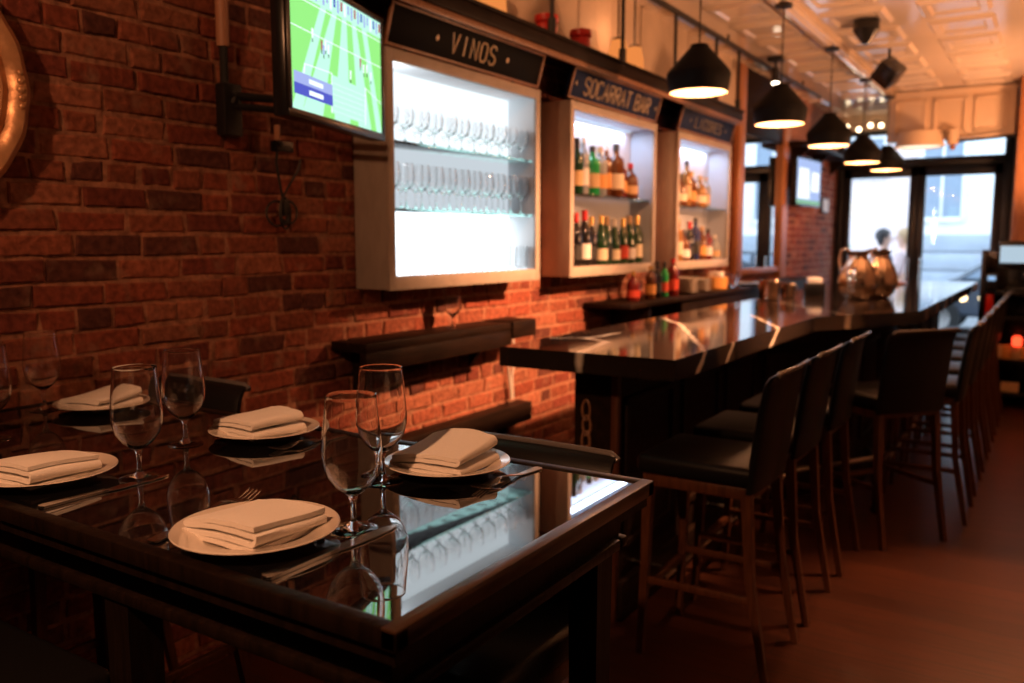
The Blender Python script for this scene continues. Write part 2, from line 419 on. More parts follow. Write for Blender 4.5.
# plates, napkins, cutlery, goblets
def plate_mesh():
    b = BM()
    lathe(b, [(0, .006), (.070, .006), (.080, .009), (.092, .0165), (.124, .0225), (.127, .0235), (.1285, .022), (.1265, .0200), (.094, .0125), (.081, .004), (.073, 0), (.068, .002), (0, .002)], seg=48)
    return b
def napkin_mesh(seed, wedge=0, droop=1, L=.165, Wd=.105, h=.0086):
    rr = random.Random(seed)
    path = []; n = 9; layers = 4
    ends = [(-L / 2, L / 2), (-L / 2, L / 2 - .004), (-L / 2 + .004, L / 2 - .006), (-L / 2 + .003, L / 2 - .004)]
    z = h / 2
    for k in range(layers):
        a, e = ends[k]
        us = [a + (e - a) * i / n for i in range(n + 1)]
        if k % 2 == 0: us = us[::-1]
        for u in us: path.append((u, z + .0006 * rr.uniform(-1, 1)))
        if k < layers - 1:
            u = us[-1]; s = -1 if k % 2 == 0 else 1
            for q in (45, 90, 135):
                path.append((u + s * h * .52 * math.sin(math.radians(q)), z + h * (.5 if k % 2 == 0 else .725) * (1 - math.cos(math.radians(q)))))
            z += h * (1.0 if k % 2 == 0 else 1.45)
    th = h * .43
    b = BM(); rows = []
    nv = 8
    for j in range(nv + 1):
        v = -Wd / 2 + Wd * j / nv; f = j / nv
        up = []; lo = []
        for i, (u, zz) in enumerate(path):
            p0 = path[max(0, i - 1)]; p1 = path[min(len(path) - 1, i + 1)]
            t = Vector((p1[0] - p0[0], p1[1] - p0[1])); t.normalize(); nn = Vector((-t.y, t.x)) * th
            g = zz / (4.45 * h)
            lift = wedge * g * (1 - f) * (.55 + .45 * math.cos(u / L * 2.2)) + g * .004 * math.sin(3 * f + seed)
            dt = min(1, max(0, (-droop * u / L + .15) / .6)); lift -= g * .014 * dt * dt
            sk = .008 * g * (seed % 3 - 1)
            du = u * (1 + .02 * math.sin(4 * f + zz * 300))
            up.append((du + nn.x + sk, v * (1 - .04 * g), zz + nn.y + lift)); lo.append((du - nn.x + sk, v * (1 - .04 * g), zz - nn.y + lift))
        rows.append([b.verts.new(p) for p in up + lo[::-1]])
    m = len(rows[0])
    for A, B in zip(rows[:-1], rows[1:]):
        for i in range(m): b.faces.new((A[i], A[(i + 1) % m], B[(i + 1) % m], B[i]))
    half = m // 2
    for Rw, fl in ((rows[0], 1), (rows[-1], -1)):
        for i in range(half - 1):
            q = (Rw[i], Rw[i + 1], Rw[m - 2 - i], Rw[m - 1 - i])
            b.faces.new(q if fl > 0 else q[::-1])
    return b
def flat_strip(b, prof, th=.0018, zf=lambda y: 0):
    # prof: list of (y, half width); a thin strip along y
    T_, B_ = [], []
    for y, w in prof:
        z = zf(y)
        T_.append((b.verts.new((-w, y, z + th)), b.verts.new((w, y, z + th)))); B_.append((b.verts.new((-w, y, z)), b.verts.new((w, y, z))))
    for i in range(len(prof) - 1):
        b.faces.new((T_[i][0], T_[i][1], T_[i + 1][1], T_[i + 1][0])); b.faces.new((B_[i][1], B_[i][0], B_[i + 1][0], B_[i + 1][1]))
        b.faces.new((B_[i][0], T_[i][0], T_[i + 1][0], B_[i + 1][0])); b.faces.new((T_[i][1], B_[i][1], B_[i + 1][1], T_[i + 1][1]))
    for i, s in ((0, 1), (-1, -1)):
        q = (T_[i][0], B_[i][0], B_[i][1], T_[i][1]); b.faces.new(q if s > 0 else q[::-1])
def fork_mesh():
    b = BM()
    zf = lambda y: .001 + .010 * math.exp(-((y - .125) / .03) ** 2) + (max(0, y - .17) ** 2) * 6
    flat_strip(b, [(0, .005), (.004, .0095), (.03, .009), (.07, .005), (.105, .0033), (.13, .0036), (.14, .007), (.148, .0115), (.158, .0125)], .0022, zf)
    for k in range(4):
        x = (-1.5 + k) * .0068
        b2 = BM(); flat_strip(b2, [(.155, .0026), (.18, .0021), (.203, .0016), (.206, .0006)], .002, zf)
        for v in b2.verts: v.co.x += x
        me = bpy.data.meshes.new('t'); b2.to_mesh(me); b2.free(); b.from_mesh(me); bpy.data.meshes.remove(me)
    return b
def knife_mesh():
    b = BM()
    flat_strip(b, [(0, .004), (.003, .0085), (.02, .0088), (.07, .0062), (.098, .0058), (.105, .006), (.112, .0075)], .0042, lambda y: .0006)
    flat_strip(b, [(.110, .0072), (.13, .0095), (.18, .0098), (.21, .0075), (.226, .003), (.23, .0008)], .0014, lambda y: .0014)
    return b
def goblet(label, loc, H=.222):
    t = thing('water_goblet', label, 'glass', loc, 0, 'water goblets on the table')
    t.scale = (H / .222,) * 3
    bo = [(.0001, .0575), (.0085, .058), (.017, .064), (.0285, .075), (.0375, .092), (.0422, .112), (.0432, .130), (.0420, .155), (.0392, .185), (.0368, .215), (.0365, .2195), (.0364, .2215)]
    bi = [(.0357, .2218), (.0354, .2195), (.0357, .215), (.0382, .185), (.0410, .155), (.0422, .130), (.0412, .112), (.0364, .0935), (.0273, .077), (.0160, .0672), (.007, .0635), (.0001, .0630)]
    b = BM(); lathe(b, [(r * (1 + .11 * min(1, max(0, (z - .064) / .03))), z) for r, z in bo + bi], seg=56); bmesh.ops.remove_doubles(b, verts=b.verts[:], dist=.0003); obj('bowl', b, M['crystal'], t, smooth=60)
    st = [(.0001, .0035), (.012, .004), (.022, .0052), (.008, .0105), (.0052, .018), (.0043, .030), (.0047, .046), (.0072, .0555), (.0085, .0577), (.0001, .0572)]
    b = BM(); lathe(b, st, seg=32); bmesh.ops.remove_doubles(b, verts=b.verts[:], dist=.0003); obj('stem', b, M['crystal'], t, smooth=60)
    ft = [(.0001, .0), (.035, .0), (.0385, .0008), (.0385, .002), (.036, .0026), (.022, .005), (.012, .0038), (.0001, .0034)]
    b = BM(); lathe(b, ft, seg=48); bmesh.ops.remove_doubles(b, verts=b.verts[:], dist=.0003); obj('foot', b, M['crystal'], t, smooth=60)
    return t
PLATES = [
 ('P1', -1.030, .868, 'near long edge, closest to the camera'), ('P2', -1.020, 1.350, 'by the far right corner of the table'),
 ('P3', -1.572, 1.360, 'on the far side, third from the wall'), ('P4', -1.640, .874, 'at the left edge of the photo'), ('P5', -2.205, 1.345, 'nearest the brick wall')]
PL = {'P1': 'front centre of the glass table', 'P2': 'by the far right corner of the glass table', 'P3': 'on the far side of the table, below the pair of middle goblets',
      'P4': 'cut by the left edge of the photo', 'P5': 'at the wall end of the table'}
proto = None
for k, x, y, d in PLATES:
    if proto is None:
        proto = obj('dinner_plate', plate_mesh(), M['ceramic']); o = proto
    else:
        o = proto.copy(); COL.objects.link(o)
    o.location = (x, y, TG); o.rotation_euler = (0, 0, R.uniform(0, 6))
    tag(o, {'P1': 'round cream plate nearest the camera, front centre of the table', 'P2': 'round cream plate by the far right corner of the table',
            'P3': 'round cream plate on the far side, in the middle of the table', 'P4': 'round cream plate cut by the left edge of the photo',
            'P5': 'round cream plate farthest off, at the wall end of the table'}[k], 'plate', 'plates laid on the bar height table')
for k, x, y, rz, wd in (('P1', -1.038, .870, .0, 0), ('P2', -1.025, 1.345, PI + .05, .034), ('P3', -1.585, 1.355, PI - .12, .020), ('P4', -1.64, .865, .05, .004), ('P5', -2.215, 1.34, PI + .1, .016)):
    o = obj('folded_napkin', napkin_mesh({'P1': 2, 'P2': 4, 'P3': 5, 'P4': 7, 'P5': 9}[k], wd, 1 if k in ('P1', 'P4') else -1, L=.16, Wd=.145), M['linen'], smooth=60)
    o.location = (x, y, TG + .0095); o.rotation_euler = (0, 0, rz + PI / 2 * 0)
    tag(o, {'P1': 'white napkin folded flat in layers on the plate nearest the camera', 'P2': 'white napkin folded to a low peak on the far right plate',
            'P3': 'white napkin with a raised fold on the far middle plate', 'P4': 'white folded napkin on the plate at the left edge of the photo',
            'P5': 'white folded napkin on the plate at the wall end'}[k], 'napkin', 'folded napkins on the plates')
def cutlery(name, mesh, x0, y0, x1, y1, label, cat, group, z=TG, k=1.0):
    o = obj(name, mesh, M['steel']); o.scale = (k, k, k); o.location = (x0, y0, z)
    o.rotation_euler = (0, 0, math.atan2(-(x1 - x0), y1 - y0)); return tag(o, label, cat, group)
cutlery('fork', fork_mesh(), -1.150, .765, -1.212, 1.02, 'steel fork half hidden behind the plate nearest the camera', 'fork', 'forks on the table', k=1.28)
cutlery('fork', fork_mesh(), -.868, 1.462, -.885, 1.26, 'steel fork pointing at the camera beside the far right plate', 'fork', 'forks on the table')
cutlery('fork', fork_mesh(), -1.415, 1.465, -1.44, 1.25, 'steel fork beside the far middle plate', 'fork', 'forks on the table')
cutlery('table_knife', knife_mesh(), -.892, .762, -.884, 1.02, 'steel table knife on the right of the plate nearest the camera', 'knife', 'knives on the table', k=1.17)
cutlery('table_knife', knife_mesh(), -1.466, .765, -1.462, 1.02, 'steel table knife beside the plate at the left edge', 'knife', 'knives on the table', k=1.1)
g0 = None
for x, y, H, lab in ((-.930, .979, .222, 'clear stemmed water goblet in front, beside the plate nearest the camera'), (-1.076, 1.216, .225, 'clear stemmed water goblet standing just left of the far right plate'),
                  (-1.491, .975, .222, 'clear stemmed water goblet beside the plate at the left edge'), (-1.659, 1.204, .218, 'clear stemmed water goblet left of the far middle plate'),
                  (-2.328, 1.247, .218, 'clear stemmed water goblet nearest the brick wall'), (-2.085, .99, .222, 'clear stemmed water goblet cut off by the left edge of the photo')):
    if g0 is None: g0 = goblet(lab, (x, y, TG + .0002), H)
    else: dup(g0, (x, y, TG + .0002), 0, lab, None, (H / .222,) * 3)

# ---------------------------------------------------------------- bar stools
def make_stool(label, group):
    t = thing('bar_stool', label, 'stool', (0, 0, 0), 0, group)   # faces -x, rear legs at +x
    b = BM(); box(b, -.23, .20, -.205, .205, .675, .745, .022, seg=3)
    for v in b.verts:
        if v.co.z > .7: v.co.z += .010 * (1 - (v.co.y / .2) ** 2)
    obj('seat', b, M['leather'], t)
    b = BM()
    prof = [(.178, .66, .016), (.195, .80, .018), (.210, .92, .017), (.228, 1.03, .015), (.244, 1.058, .013), (.262, 1.070, .009)]
    rings = []
    for x, z, th in prof:
        ring = []
        for yy, sg in [(-.205, 1), (-.19, 1), (0, 1), (.19, 1), (.205, 1), (.205, -1), (.19, -1), (0, -1), (-.19, -1), (-.205, -1)]:
            edge = .45 if abs(yy) > .2 else 1
            bow = .012 * (1 - (yy / .205) ** 2)
            ring.append(b.verts.new((x + sg * th * edge + bow, yy, z)))
        rings.append(ring)
    for A, B in zip(rings[:-1], rings[1:]):
        for k in range(10): b.faces.new((A[k], A[(k + 1) % 10], B[(k + 1) % 10], B[k]))
    for Rg, fl in ((rings[0], 1), (rings[-1], 0)):
        for q in ((0, 1, 8, 9), (1, 2, 7, 8), (2, 3, 6, 7), (3, 4, 5, 6)):
            b.faces.new([Rg[i] for i in (q if fl else q[::-1])])
    obj('backrest', b, M['leather'], t, smooth=50)
    b = BM(); tube(b, [(.262 + .012 * (1 - (yy / .205) ** 2), yy, 1.072 - (.012 if abs(yy) > .19 else 0)) for yy in (-.207, -.19, -.1, 0, .1, .19, .207)], .0085, 8)  # thin tube added to draw the glint on the top edge
    obj('top_glint', b, M['glint_grey'], t, label='pale grey glint along the rolled top edge', smooth=60)
    b = BM()
    for (x0, x1, y0, y1) in ((-.205, .185, -.195, -.165), (-.205, .185, .165, .195), (-.205, -.175, -.165, .165), (.155, .185, -.165, .165)):
        box(b, x0, x1, y0, y1, .635, .676, .004)
    obj('seat_frame', b, M['stool_wood'], t)
    def leg(p0, p1, p2, a=.0175, c=.012):
        b = BM()
        Rr = []
        for (x, y, z), w in ((p0, a), (p1, (a + c) / 2), (p2, c)):
            Rr.append([b.verts.new((x + sx * w, y + sy * w, z)) for sx, sy in ((-1, -1), (1, -1), (1, 1), (-1, 1))])
        for A, B in zip(Rr[:-1], Rr[1:]):
            for k in range(4): b.faces.new((A[k], A[(k + 1) % 4], B[(k + 1) % 4], B[k]))
        b.faces.new(Rr[0][::-1]); b.faces.new(Rr[-1])
        obj('leg', b, M['stool_wood'], t, smooth=30)
    for s in (-1, 1):
        leg((.166, s * .178, .67), (.19, s * .186, .35), (.255, s * .192, 0))
        leg((-.186, s * .178, .67), (-.192, s * .184, .35), (-.205, s * .190, 0))
    for s in (-1, 1):
        b = BM(); box(b, -.195, .21, s * .185 - .009, s * .185 + .009, .27, .295, .003); obj('stretcher', b, M['stool_wood'], t)
    b = BM(); box(b, -.208, -.185, -.185, .185, .235, .262, .003); obj('footrest', b, M['stool_wood'], t)
    return t
gb = 'black leather stools along the bar'
s0 = make_stool('black leather bar stool with wooden legs nearest the camera along the bar', gb)
s0.location = (-1.0, 2.945, 0)
LS = ['second black bar stool from the near end of the bar', 'third black bar stool from the near end, before the corner']
dup(s0, (-1.0, 3.50, 0), .0, LS[0], gb); dup(s0, (-.995, 4.09, 0), .0, LS[1], gb)
a = math.atan2(-.61, .79)
dup(s0, (-.515 - .255 * math.cos(-a) , 4.50 + .255 * math.sin(-a) , 0), -a * -1, 'black bar stool turned with its back to the camera at the bar corner', gb)
for k in range(6):
    dup(s0, (-.585, 5.17 + .62 * k, 0), 0, '%s black bar stool beyond the bar corner along the far stretch of bar' % ORD[k], gb)
gt = 'black leather stools at the table'
dup(s0, (-.985, 1.38, 0), PI / 2, 'black leather stool tucked in on the far side of the table, at the right end', gt, (1, 1, .968))
dup(s0, (-2.215, 1.42, 0), PI / 2, 'black leather stool on the far side of the table against the brick wall', gt)
dup(s0, (-1.575, .60, 0), -PI / 2, 'black leather stool on the near side of the table in the bottom left corner', gt)

# ---------------------------------------------------------------- bar counter
def bar_top_material():
    m = mat('dark_veined_marble', (.035, .022, .017), .07, ior=1.6)
    N, L = nt(m); p = N['Principled BSDF']
    tc = N.new('ShaderNodeTexCoord'); co = tc.outputs['Object']
    nz = N.new('ShaderNodeTexNoise'); nz.inputs['Scale'].default_value = 9; nz.inputs['Detail'].default_value = 5; L.new(co, nz.inputs['Vector'])
    sb = N.new('ShaderNodeVectorMath'); sb.operation = 'SUBTRACT'; sb.inputs[1].default_value = (.5, .5, .5); L.new(nz.outputs['Color'], sb.inputs[0])
    sc = N.new('ShaderNodeVectorMath'); sc.operation = 'SCALE'; sc.inputs['Scale'].default_value = .045; L.new(sb.outputs[0], sc.inputs[0])
    ad = N.new('ShaderNodeVectorMath'); ad.operation = 'ADD'; L.new(co, ad.inputs[0]); L.new(sc.outputs[0], ad.inputs[1]); P = ad.outputs[0]
    def vm(op, a, b_=None):
        n = N.new('ShaderNodeVectorMath'); n.operation = op
        for i, q in enumerate((a, b_)):
            if q is None: continue
            if isinstance(q, tuple): n.inputs[i].default_value = q
            else: L.new(q, n.inputs[i])
        return n
    def seg(A, B, w):
        A = Vector(A); B = Vector(B); d = B - A; l2 = d.length_squared
        pa = vm('SUBTRACT', P, tuple(A)).outputs[0]
        dt = vm('DOT_PRODUCT', pa, tuple(d)).outputs['Value']
        mr = N.new('ShaderNodeMath'); mr.operation = 'DIVIDE'; mr.use_clamp = True; L.new(dt, mr.inputs[0]); mr.inputs[1].default_value = l2
        cb = N.new('ShaderNodeCombineXYZ')
        for k in range(3): L.new(mr.outputs[0], cb.inputs[k])
        hd = vm('MULTIPLY', cb.outputs[0], tuple(d)).outputs[0]
        df = vm('SUBTRACT', pa, hd).outputs[0]
        ln = vm('LENGTH', df).outputs['Value']
        q = N.new('ShaderNodeMath'); q.operation = 'DIVIDE'; L.new(ln, q.inputs[0]); q.inputs[1].default_value = w * 1.9
        return q.outputs[0]
    segs = VEINS
    cur = None
    for A, B, w in segs:
        s = seg(A, B, w)
        if cur is None: cur = s
        else:
            mn = N.new('ShaderNodeMath'); mn.operation = 'MINIMUM'; L.new(cur, mn.inputs[0]); L.new(s, mn.inputs[1]); cur = mn.outputs[0]
    rp = N.new('ShaderNodeValToRGB'); rp.color_ramp.elements[0].position = .35; rp.color_ramp.elements[1].position = 1
    rp.color_ramp.elements[0].color = (.75, .68, .58, 1); rp.color_ramp.elements[1].color = (0, 0, 0, 1); L.new(cur, rp.inputs[0])
    n2 = N.new('ShaderNodeTexNoise'); n2.inputs['Scale'].default_value = 3; n2.inputs['Detail'].default_value = 8; L.new(co, n2.inputs['Vector'])
    r2 = N.new('ShaderNodeValToRGB'); r2.color_ramp.elements[0].color = (.014, .010, .009, 1); r2.color_ramp.elements[1].color = (.036, .025, .020, 1); L.new(n2.outputs['Fac'], r2.inputs[0])
    mx = N.new('ShaderNodeMix'); mx.data_type = 'RGBA'; mx.blend_type = 'ADD'; mx.inputs[0].default_value = 1
    L.new(r2.outputs[0], mx.inputs[6]); L.new(rp.outputs[0], mx.inputs[7]); L.new(mx.outputs[2], p.inputs['Base Color'])
    return m
BZ = 1.10
BXL = -1.78
VEINS = [((-1.43, 2.68, 1.02), (-1.43, 2.69, 1.10), .012), ((-1.43, 2.69, 1.10), (-1.50, 3.05, 1.10), .014), ((-1.50, 3.05, 1.10), (-1.63, 3.12, 1.10), .012), ((-1.63, 3.12, 1.10), (-1.60, 3.36, 1.10), .010),
         ((-1.63, 3.12, 1.10), (-1.76, 3.05, 1.10), .007), ((-1.72, 4.15, 1.10), (-1.50, 3.85, 1.10), .010), ((-1.50, 3.85, 1.10), (-1.07, 2.98, 1.10), .009), ((-1.065, 2.98, 1.10), (-1.065, 2.90, 1.02), .010),
         ((-1.065, 3.30, 1.10), (-1.065, 3.22, 1.02), .009), ((-1.065, 3.95, 1.10), (-1.065, 3.80, 1.02), .010), ((-1.065, 3.95, 1.10), (-1.40, 4.6, 1.10), .007), ((-.94, 4.86, 1.10), (-.94, 4.86, 1.02), .016), ((-.94, 4.86, 1.1), (-1.5, 5.6, 1.1), .008)]
bar = thing('bar_counter', 'long bar counter with polished dark veined stone top', 'bar counter', (0, 0, 0))
POLY = [(BXL, 2.69), (-1.067, 2.69), (-1.067, 4.65), (-.65, 5.37), (-.65, 9.55), (BXL, 9.55)]
b = BM(); prism(b, POLY, BZ - .075, BZ)
bmesh.ops.bevel(b, geom=[e for e in b.edges if abs(e.verts[0].co.z - e.verts[1].co.z) < .01], offset=.004, segments=2, affect='EDGES')
obj('counter_top', b, bar_top_material(), bar)
BASE = [(-1.58, 2.93), (-1.40, 2.93), (-1.40, 4.75), (-.98, 5.47), (-.98, 9.45), (-1.58, 9.45)]
b = BM(); prism(b, BASE, 0.0, BZ - .075); obj('bar_base', b, M['dark_wood'], bar)
b = BM(); box(b, -1.415, -1.385, 2.915, 2.945, 0, BZ - .076, .004); obj('corner_post', b, M['stool_wood'], bar, label='thin brown corner strip')
def along(p0, p1, n, off, fn):
    p0 = Vector((*p0, 0)); p1 = Vector((*p1, 0)); d = (p1 - p0); L_ = d.length; d.normalize(); nn = Vector((d.y, -d.x, 0))
    for k in range(n): fn(p0, d, nn, L_ * k / n, L_ * (k + 1) / n)
runs = [((-1.40, 2.95), (-1.40, 4.75), 3), ((-1.40, 4.75), (-.98, 5.47), 1), ((-.98, 5.47), (-.98, 9.45), 6)]
for p0, p1, n in runs:
    def fn(o_, d, nn, s0_, s1_):
        b = BM(); a_ = math.atan2(d.y, d.x); Mx = Matrix.Translation(o_) @ Matrix.Rotation(a_, 4, 'Z')
        l0, l1 = s0_ + .05, s1_ - .05
        for (u0, u1, z0, z1) in ((l0, l1, .86, .89), (l0, l1, .28, .31), (l0, l0 + .03, .31, .86), (l1 - .03, l1, .31, .86)):
            box(b, u0, u1, -.016, .002, z0, z1, .004, rot=Mx)
        obj('panel_frame', b, M['dark_wood'], bar)
    along(p0, p1, n, 0, fn)
b = BM()
for p0, p1, n in runs:
    v0 = Vector((*p0, 0)); v1 = Vector((*p1, 0)); d = v1 - v0; Mx = Matrix.Translation(v0) @ Matrix.Rotation(math.atan2(d.y, d.x), 4, 'Z')
    box(b, -.01, d.length + .01, -.035, .002, 0, .16, .006, rot=Mx)
obj('plinth', b, M['dark_wood'], bar)
b = BM(); pts = [(-1.22, 2.98, .2), (-1.22, 4.80, .2), (-.80, 5.52, .2), (-.80, 9.4, .2)]
tube(b, pts, .02, 12)
for p in ((-1.22, 3.1), (-1.22, 4.0), (-1.22, 4.75), (-.80, 5.6), (-.80, 6.8), (-.80, 8.0), (-.80, 9.2)):
    tube(b, [(p[0], p[1], .2), (p[0] - .19, p[1], .2)], .010, 8)
obj('foot_rail', b, M['steel'], bar, label='metal foot rail')
b = BM()
for k in range(4):
    zc = .84 - k * .062; pts = []
    for q in range(20):
        an = 2 * PI * q / 20; pts.append((-1.525 + .017 * math.cos(an), 2.922 + (.006 if k % 2 else -.0), zc + .04 * math.sin(an)))
    tube(b, pts, .005, 6, closed=True)
obj('chain_ornament', b, M['sign_frame'], bar, label='wrought metal chain of oval links')

# bronze pitchers on the bar
def make_pitcher(label, loc, rz):
    t = thing('water_pitcher', label, 'pitcher', loc, rz, 'metal pitchers on the bar')
    b = BM(); seg = 48
    prof = [(.0, 0), (.055, 0), (.062, .004), (.085, .03), (.098, .075), (.094, .12), (.078, .16), (.058, .19), (.05, .205), (.052, .215), (.066, .235), (.062, .235), (.047, .213), (.045, .2), (.07, .15), (.085, .09), (.07, .03), (0, .012)]
    rings = []
    for r, z in prof:
        if r == 0: rings.append([b.verts.new((0, 0, z))]); continue
        ring = []
        for k in range(seg):
            an = 2 * PI * k / seg
            fl = 1 + (.055 * math.sin(12 * an) if .01 < z < .19 else 0) * min(1, math.sin(PI * min(1, z / .2)) * 1.2)
            sp = (1 + .55 * math.exp(-((an - PI) / .30) ** 2)) if z > .215 else 1
            ring.append(b.verts.new((r * fl * sp * math.cos(an), r * fl * math.sin(an), z + (.012 * math.exp(-((an - PI) / .3) ** 2) if z > .23 else 0))))
        rings.append(ring)
    for A, B in zip(rings[:-1], rings[1:]):
        for k in range(seg):
            k2 = (k + 1) % seg
            if len(A) == 1: b.faces.new((A[0], B[k], B[k2]))
            elif len(B) == 1: b.faces.new((A[k], A[k2], B[0]))
            else: b.faces.new((A[k], A[k2], B[k2], B[k]))
    obj('body', b, M['bronze'], t, smooth=60)
    b = BM(); tube(b, [(.055, 0, .225), (.085, 0, .245), (.12, 0, .235), (.135, 0, .19), (.125, 0, .14), (.092, 0, .105)], [.007, .008, .009, .009, .008, .007], 10); obj('handle', b, M['bronze'], t, smooth=60)
    return t
p1 = make_pitcher('bronze fluted pitcher with curled handle, the left of the pair on the bar', (-1.15, 6.17, BZ), 2.6)
p1.scale = (1.2, 1.2, 1.42)
p2 = dup(p1, (-1.06, 6.45, BZ), 2.0, 'bronze fluted pitcher, the right one of the pair on the bar', None, (1.2, 1.2, 1.42))

# ---------------------------------------------------------------- wall cabinets
def cabinet(y0, y1, z0, z1, label, shelves, back, led, group):
    t = thing('wall_cabinet', label, 'cabinet', (W, (y0 + y1) / 2, z0), 0, group)
    oy_ = (y0 + y1) / 2
    L_ = y1 - y0; D = F - W; H = z1 - z0; h = L_ / 2
    b = BM(); th = .03
    box(b, .006, D, -h, -h + th, 0, H, .002); box(b, .006, D, h - th, h, 0, H, .002); box(b, .006, .0125, -h + .01, h - .01, .01, H - .01)
    box(b, .012, D, -h + th, h - th, 0, .045, .002); box(b, .012, D, -h + th, h - th, H - .04, H, .002)
    obj('box', b, M['cab'], t)
    b = BM()
    for (a0, a1, c0, c1) in ((-h - .004, -h + .038, 0 - .003, H), (h - .038, h + .004, -.003, H), (-h + .038, h - .038, -.003, .055), (-h + .038, h - .038, H - .048, H)):
        box(b, D - .002, D + .012, a0, a1, c0, c1, .002)
    obj('face_frame', b, M['cab'], t)
    if led == 'panel':
        zc = [.045] + [q - z0 - .005 for q in sorted(shelves)] + [H - .04]
        for q0, q1, mm in zip(zc[:-1], zc[1:], (M['white_led'], M['soft_led'], M['mid_led'])):
            b = BM(); box(b, .013, .02, -h + th, h - th, q0, q1); obj('back_panel', b, mm, t, label='glowing white back panel')
    else:
        b = BM(); box(b, .013, .02, -h + th, h - th, .045, H - .04); obj('back_panel', b, back, t)
    lin = back if led != 'panel' else M['cab_white']
    for sg in (-1, 1):
        b = BM(); box(b, .02, D - .003, sg * (h - th) - .0025, sg * (h - th) + .0025, .046, H - .041); obj('side_lining', b, lin, t)
    b = BM(); box(b, .02, D - .003, -h + th, h - th, H - .0425, H - .0385); obj('top_lining', b, lin, t)
    for zs in shelves:
        b = BM(); box(b, .022, D - .012, -h + th + .006, h - th - .006, zs - z0 - .010, zs - z0, .0015); obj('glass_shelf', b, M['shelf_glass'], t, label='green edged glass shelf')
    if led == 'strip':
        b = BM(); box(b, .026, .040, -h + .07, h - .07, H - .052, H - .0435); obj('light_strip', b, M['cool_led'], t)
    else:
        b = BM(); box(b, .03, .15, -h + .06, h - .06, .046, .052); obj('light_panel', b, M['white_led'], t)
    return t
gc = 'open cabinets hung on the brick wall'
CZ0, CZ1 = 1.303, 2.255
CAB = [(2.62, 3.79), (4.12, 5.28), (5.66, 6.78)]
cabinet(*CAB[0], CZ0, CZ1, 'brightly lit white cabinet of glasses, nearest the camera', [1.905, 1.632], M['white_led'], 'panel', gc)
cabinet(*CAB[1], CZ0, CZ1, 'middle wall cabinet of bottles under the long blue sign', [1.765], M['cab_in'], 'strip', gc)
cabinet(*CAB[2], CZ0, CZ1, 'farthest wall cabinet of bottles, beside the wooden post', [1.755], M['cab_in'], 'strip', gc)

# signs with raised lettering
STROKE = {  # letters on a 4 x 6 grid as polylines
 'V': [[(0, 6), (2, 0), (4, 6)]], 'I': [[(2, 0), (2, 6)]], 'N': [[(0, 0), (0, 6), (4, 0), (4, 6)]],
 'O': [[(1, 0), (0, 1), (0, 5), (1, 6), (3, 6), (4, 5), (4, 1), (3, 0), (1, 0)]],
 'S': [[(4, 5), (3, 6), (1, 6), (0, 5), (0, 4), (1, 3.2), (3, 2.8), (4, 2), (4, 1), (3, 0), (1, 0), (0, 1)]],
 'C': [[(4, 5), (3, 6), (1, 6), (0, 5), (0, 1), (1, 0), (3, 0), (4, 1)]],
 'A': [[(0, 0), (2, 6), (4, 0)], [(.8, 2.2), (3.2, 2.2)]],
 'R': [[(0, 0), (0, 6), (3, 6), (4, 5), (4, 4), (3, 3), (0, 3)], [(2, 3), (4, 0)]],
 'T': [[(0, 6), (4, 6)], [(2, 6), (2, 0)]],
 'B': [[(0, 0), (0, 6), (3, 6), (4, 5.2), (4, 4), (3, 3.1), (0, 3.1)], [(3, 3.1), (4, 2.2), (4, 1), (3, 0), (0, 0)]],
 'L': [[(0, 6), (0, 0), (4, 0)]], 'E': [[(4, 6), (0, 6), (0, 0), (4, 0)], [(0, 3), (3, 3)]],
}
def sign(text, y0, y1, label, board, paint, hh, ww, gap, group, serif=False):
    t = thing('wall_sign', label, 'sign', (F + .012, (y0 + y1) / 2, CZ1 + .006), 0, group)
    h = (y1 - y0) / 2; H = .165; lean = math.radians(16)
    Rt = Matrix.Rotation(lean, 4, 'Y')
    b = BM(); box(b, -.02, 0, -h, h, 0, H, .002, rot=Rt); obj('board', b, board, t)
    b = BM()
    for (a0, a1, c0, c1) in ((-h, h, 0, .012), (-h, h, H - .012, H), (-h, -h + .014, .012, H - .012), (h - .014, h, .012, H - .012)):
        box(b, -.015, .008, a0, a1, c0, c1, .002, rot=Rt)
    obj('frame', b, M['sign_frame'], t)
    tot = sum((ww if c != ' ' else ww * .5) + gap for c in text) - gap
    u = -tot / 2; z0 = (H - hh) / 2
    rad = hh * .046
    for c in text:
        if c == ' ': u += ww * .5 + gap; continue
        b = BM()
        for pl in STROKE[c]:
            pts = [Rt @ Vector((.003, u + px / 4 * ww, z0 + pz / 6 * hh)) for px, pz in pl]
            tube(b, pts, rad * (1.35 if serif else 1), 6)
        if serif:
            for px in ((0, 4) if c in 'NAR' else ((2,) if c in 'IT' else ())):
                tube(b, [Rt @ Vector((.003, u + (px - .5) / 4 * ww, z0)), Rt @ Vector((.003, u + (px + .5) / 4 * ww, z0))], rad * .8, 6)
        obj('letter', b, paint, t, label='raised letter ' + c)
        u += ww + gap
    for s in (-1, 1):
        b = BM()
        yy = s * (tot / 2 + .10); z = H / 2
        q = [Rt @ Vector((.002, yy + a_, z + c_)) for a_, c_ in ((0, .013), (.010, 0), (0, -.013), (-.010, 0))]
        q2 = [p + Rt @ Vector((.004, 0, 0)) for p in q]; loft(b, q, q2); obj('diamond_mark', b, paint, t)
    for s in (-.7, .7):
        b = BM(); tube(b, [(-.035, s * h, -.004), (-.03, s * h, .03), (-.012, s * h, .05)], .008, 6)
        obj('bracket', b, M['black_metal'], t)
    return t
gs = 'name signs above the wall cabinets'
sign('VINOS', 2.60, 3.76, 'black sign with gold letters VINOS', M['sign_black'], M['gold_paint'], .080, .046, .026, gs)
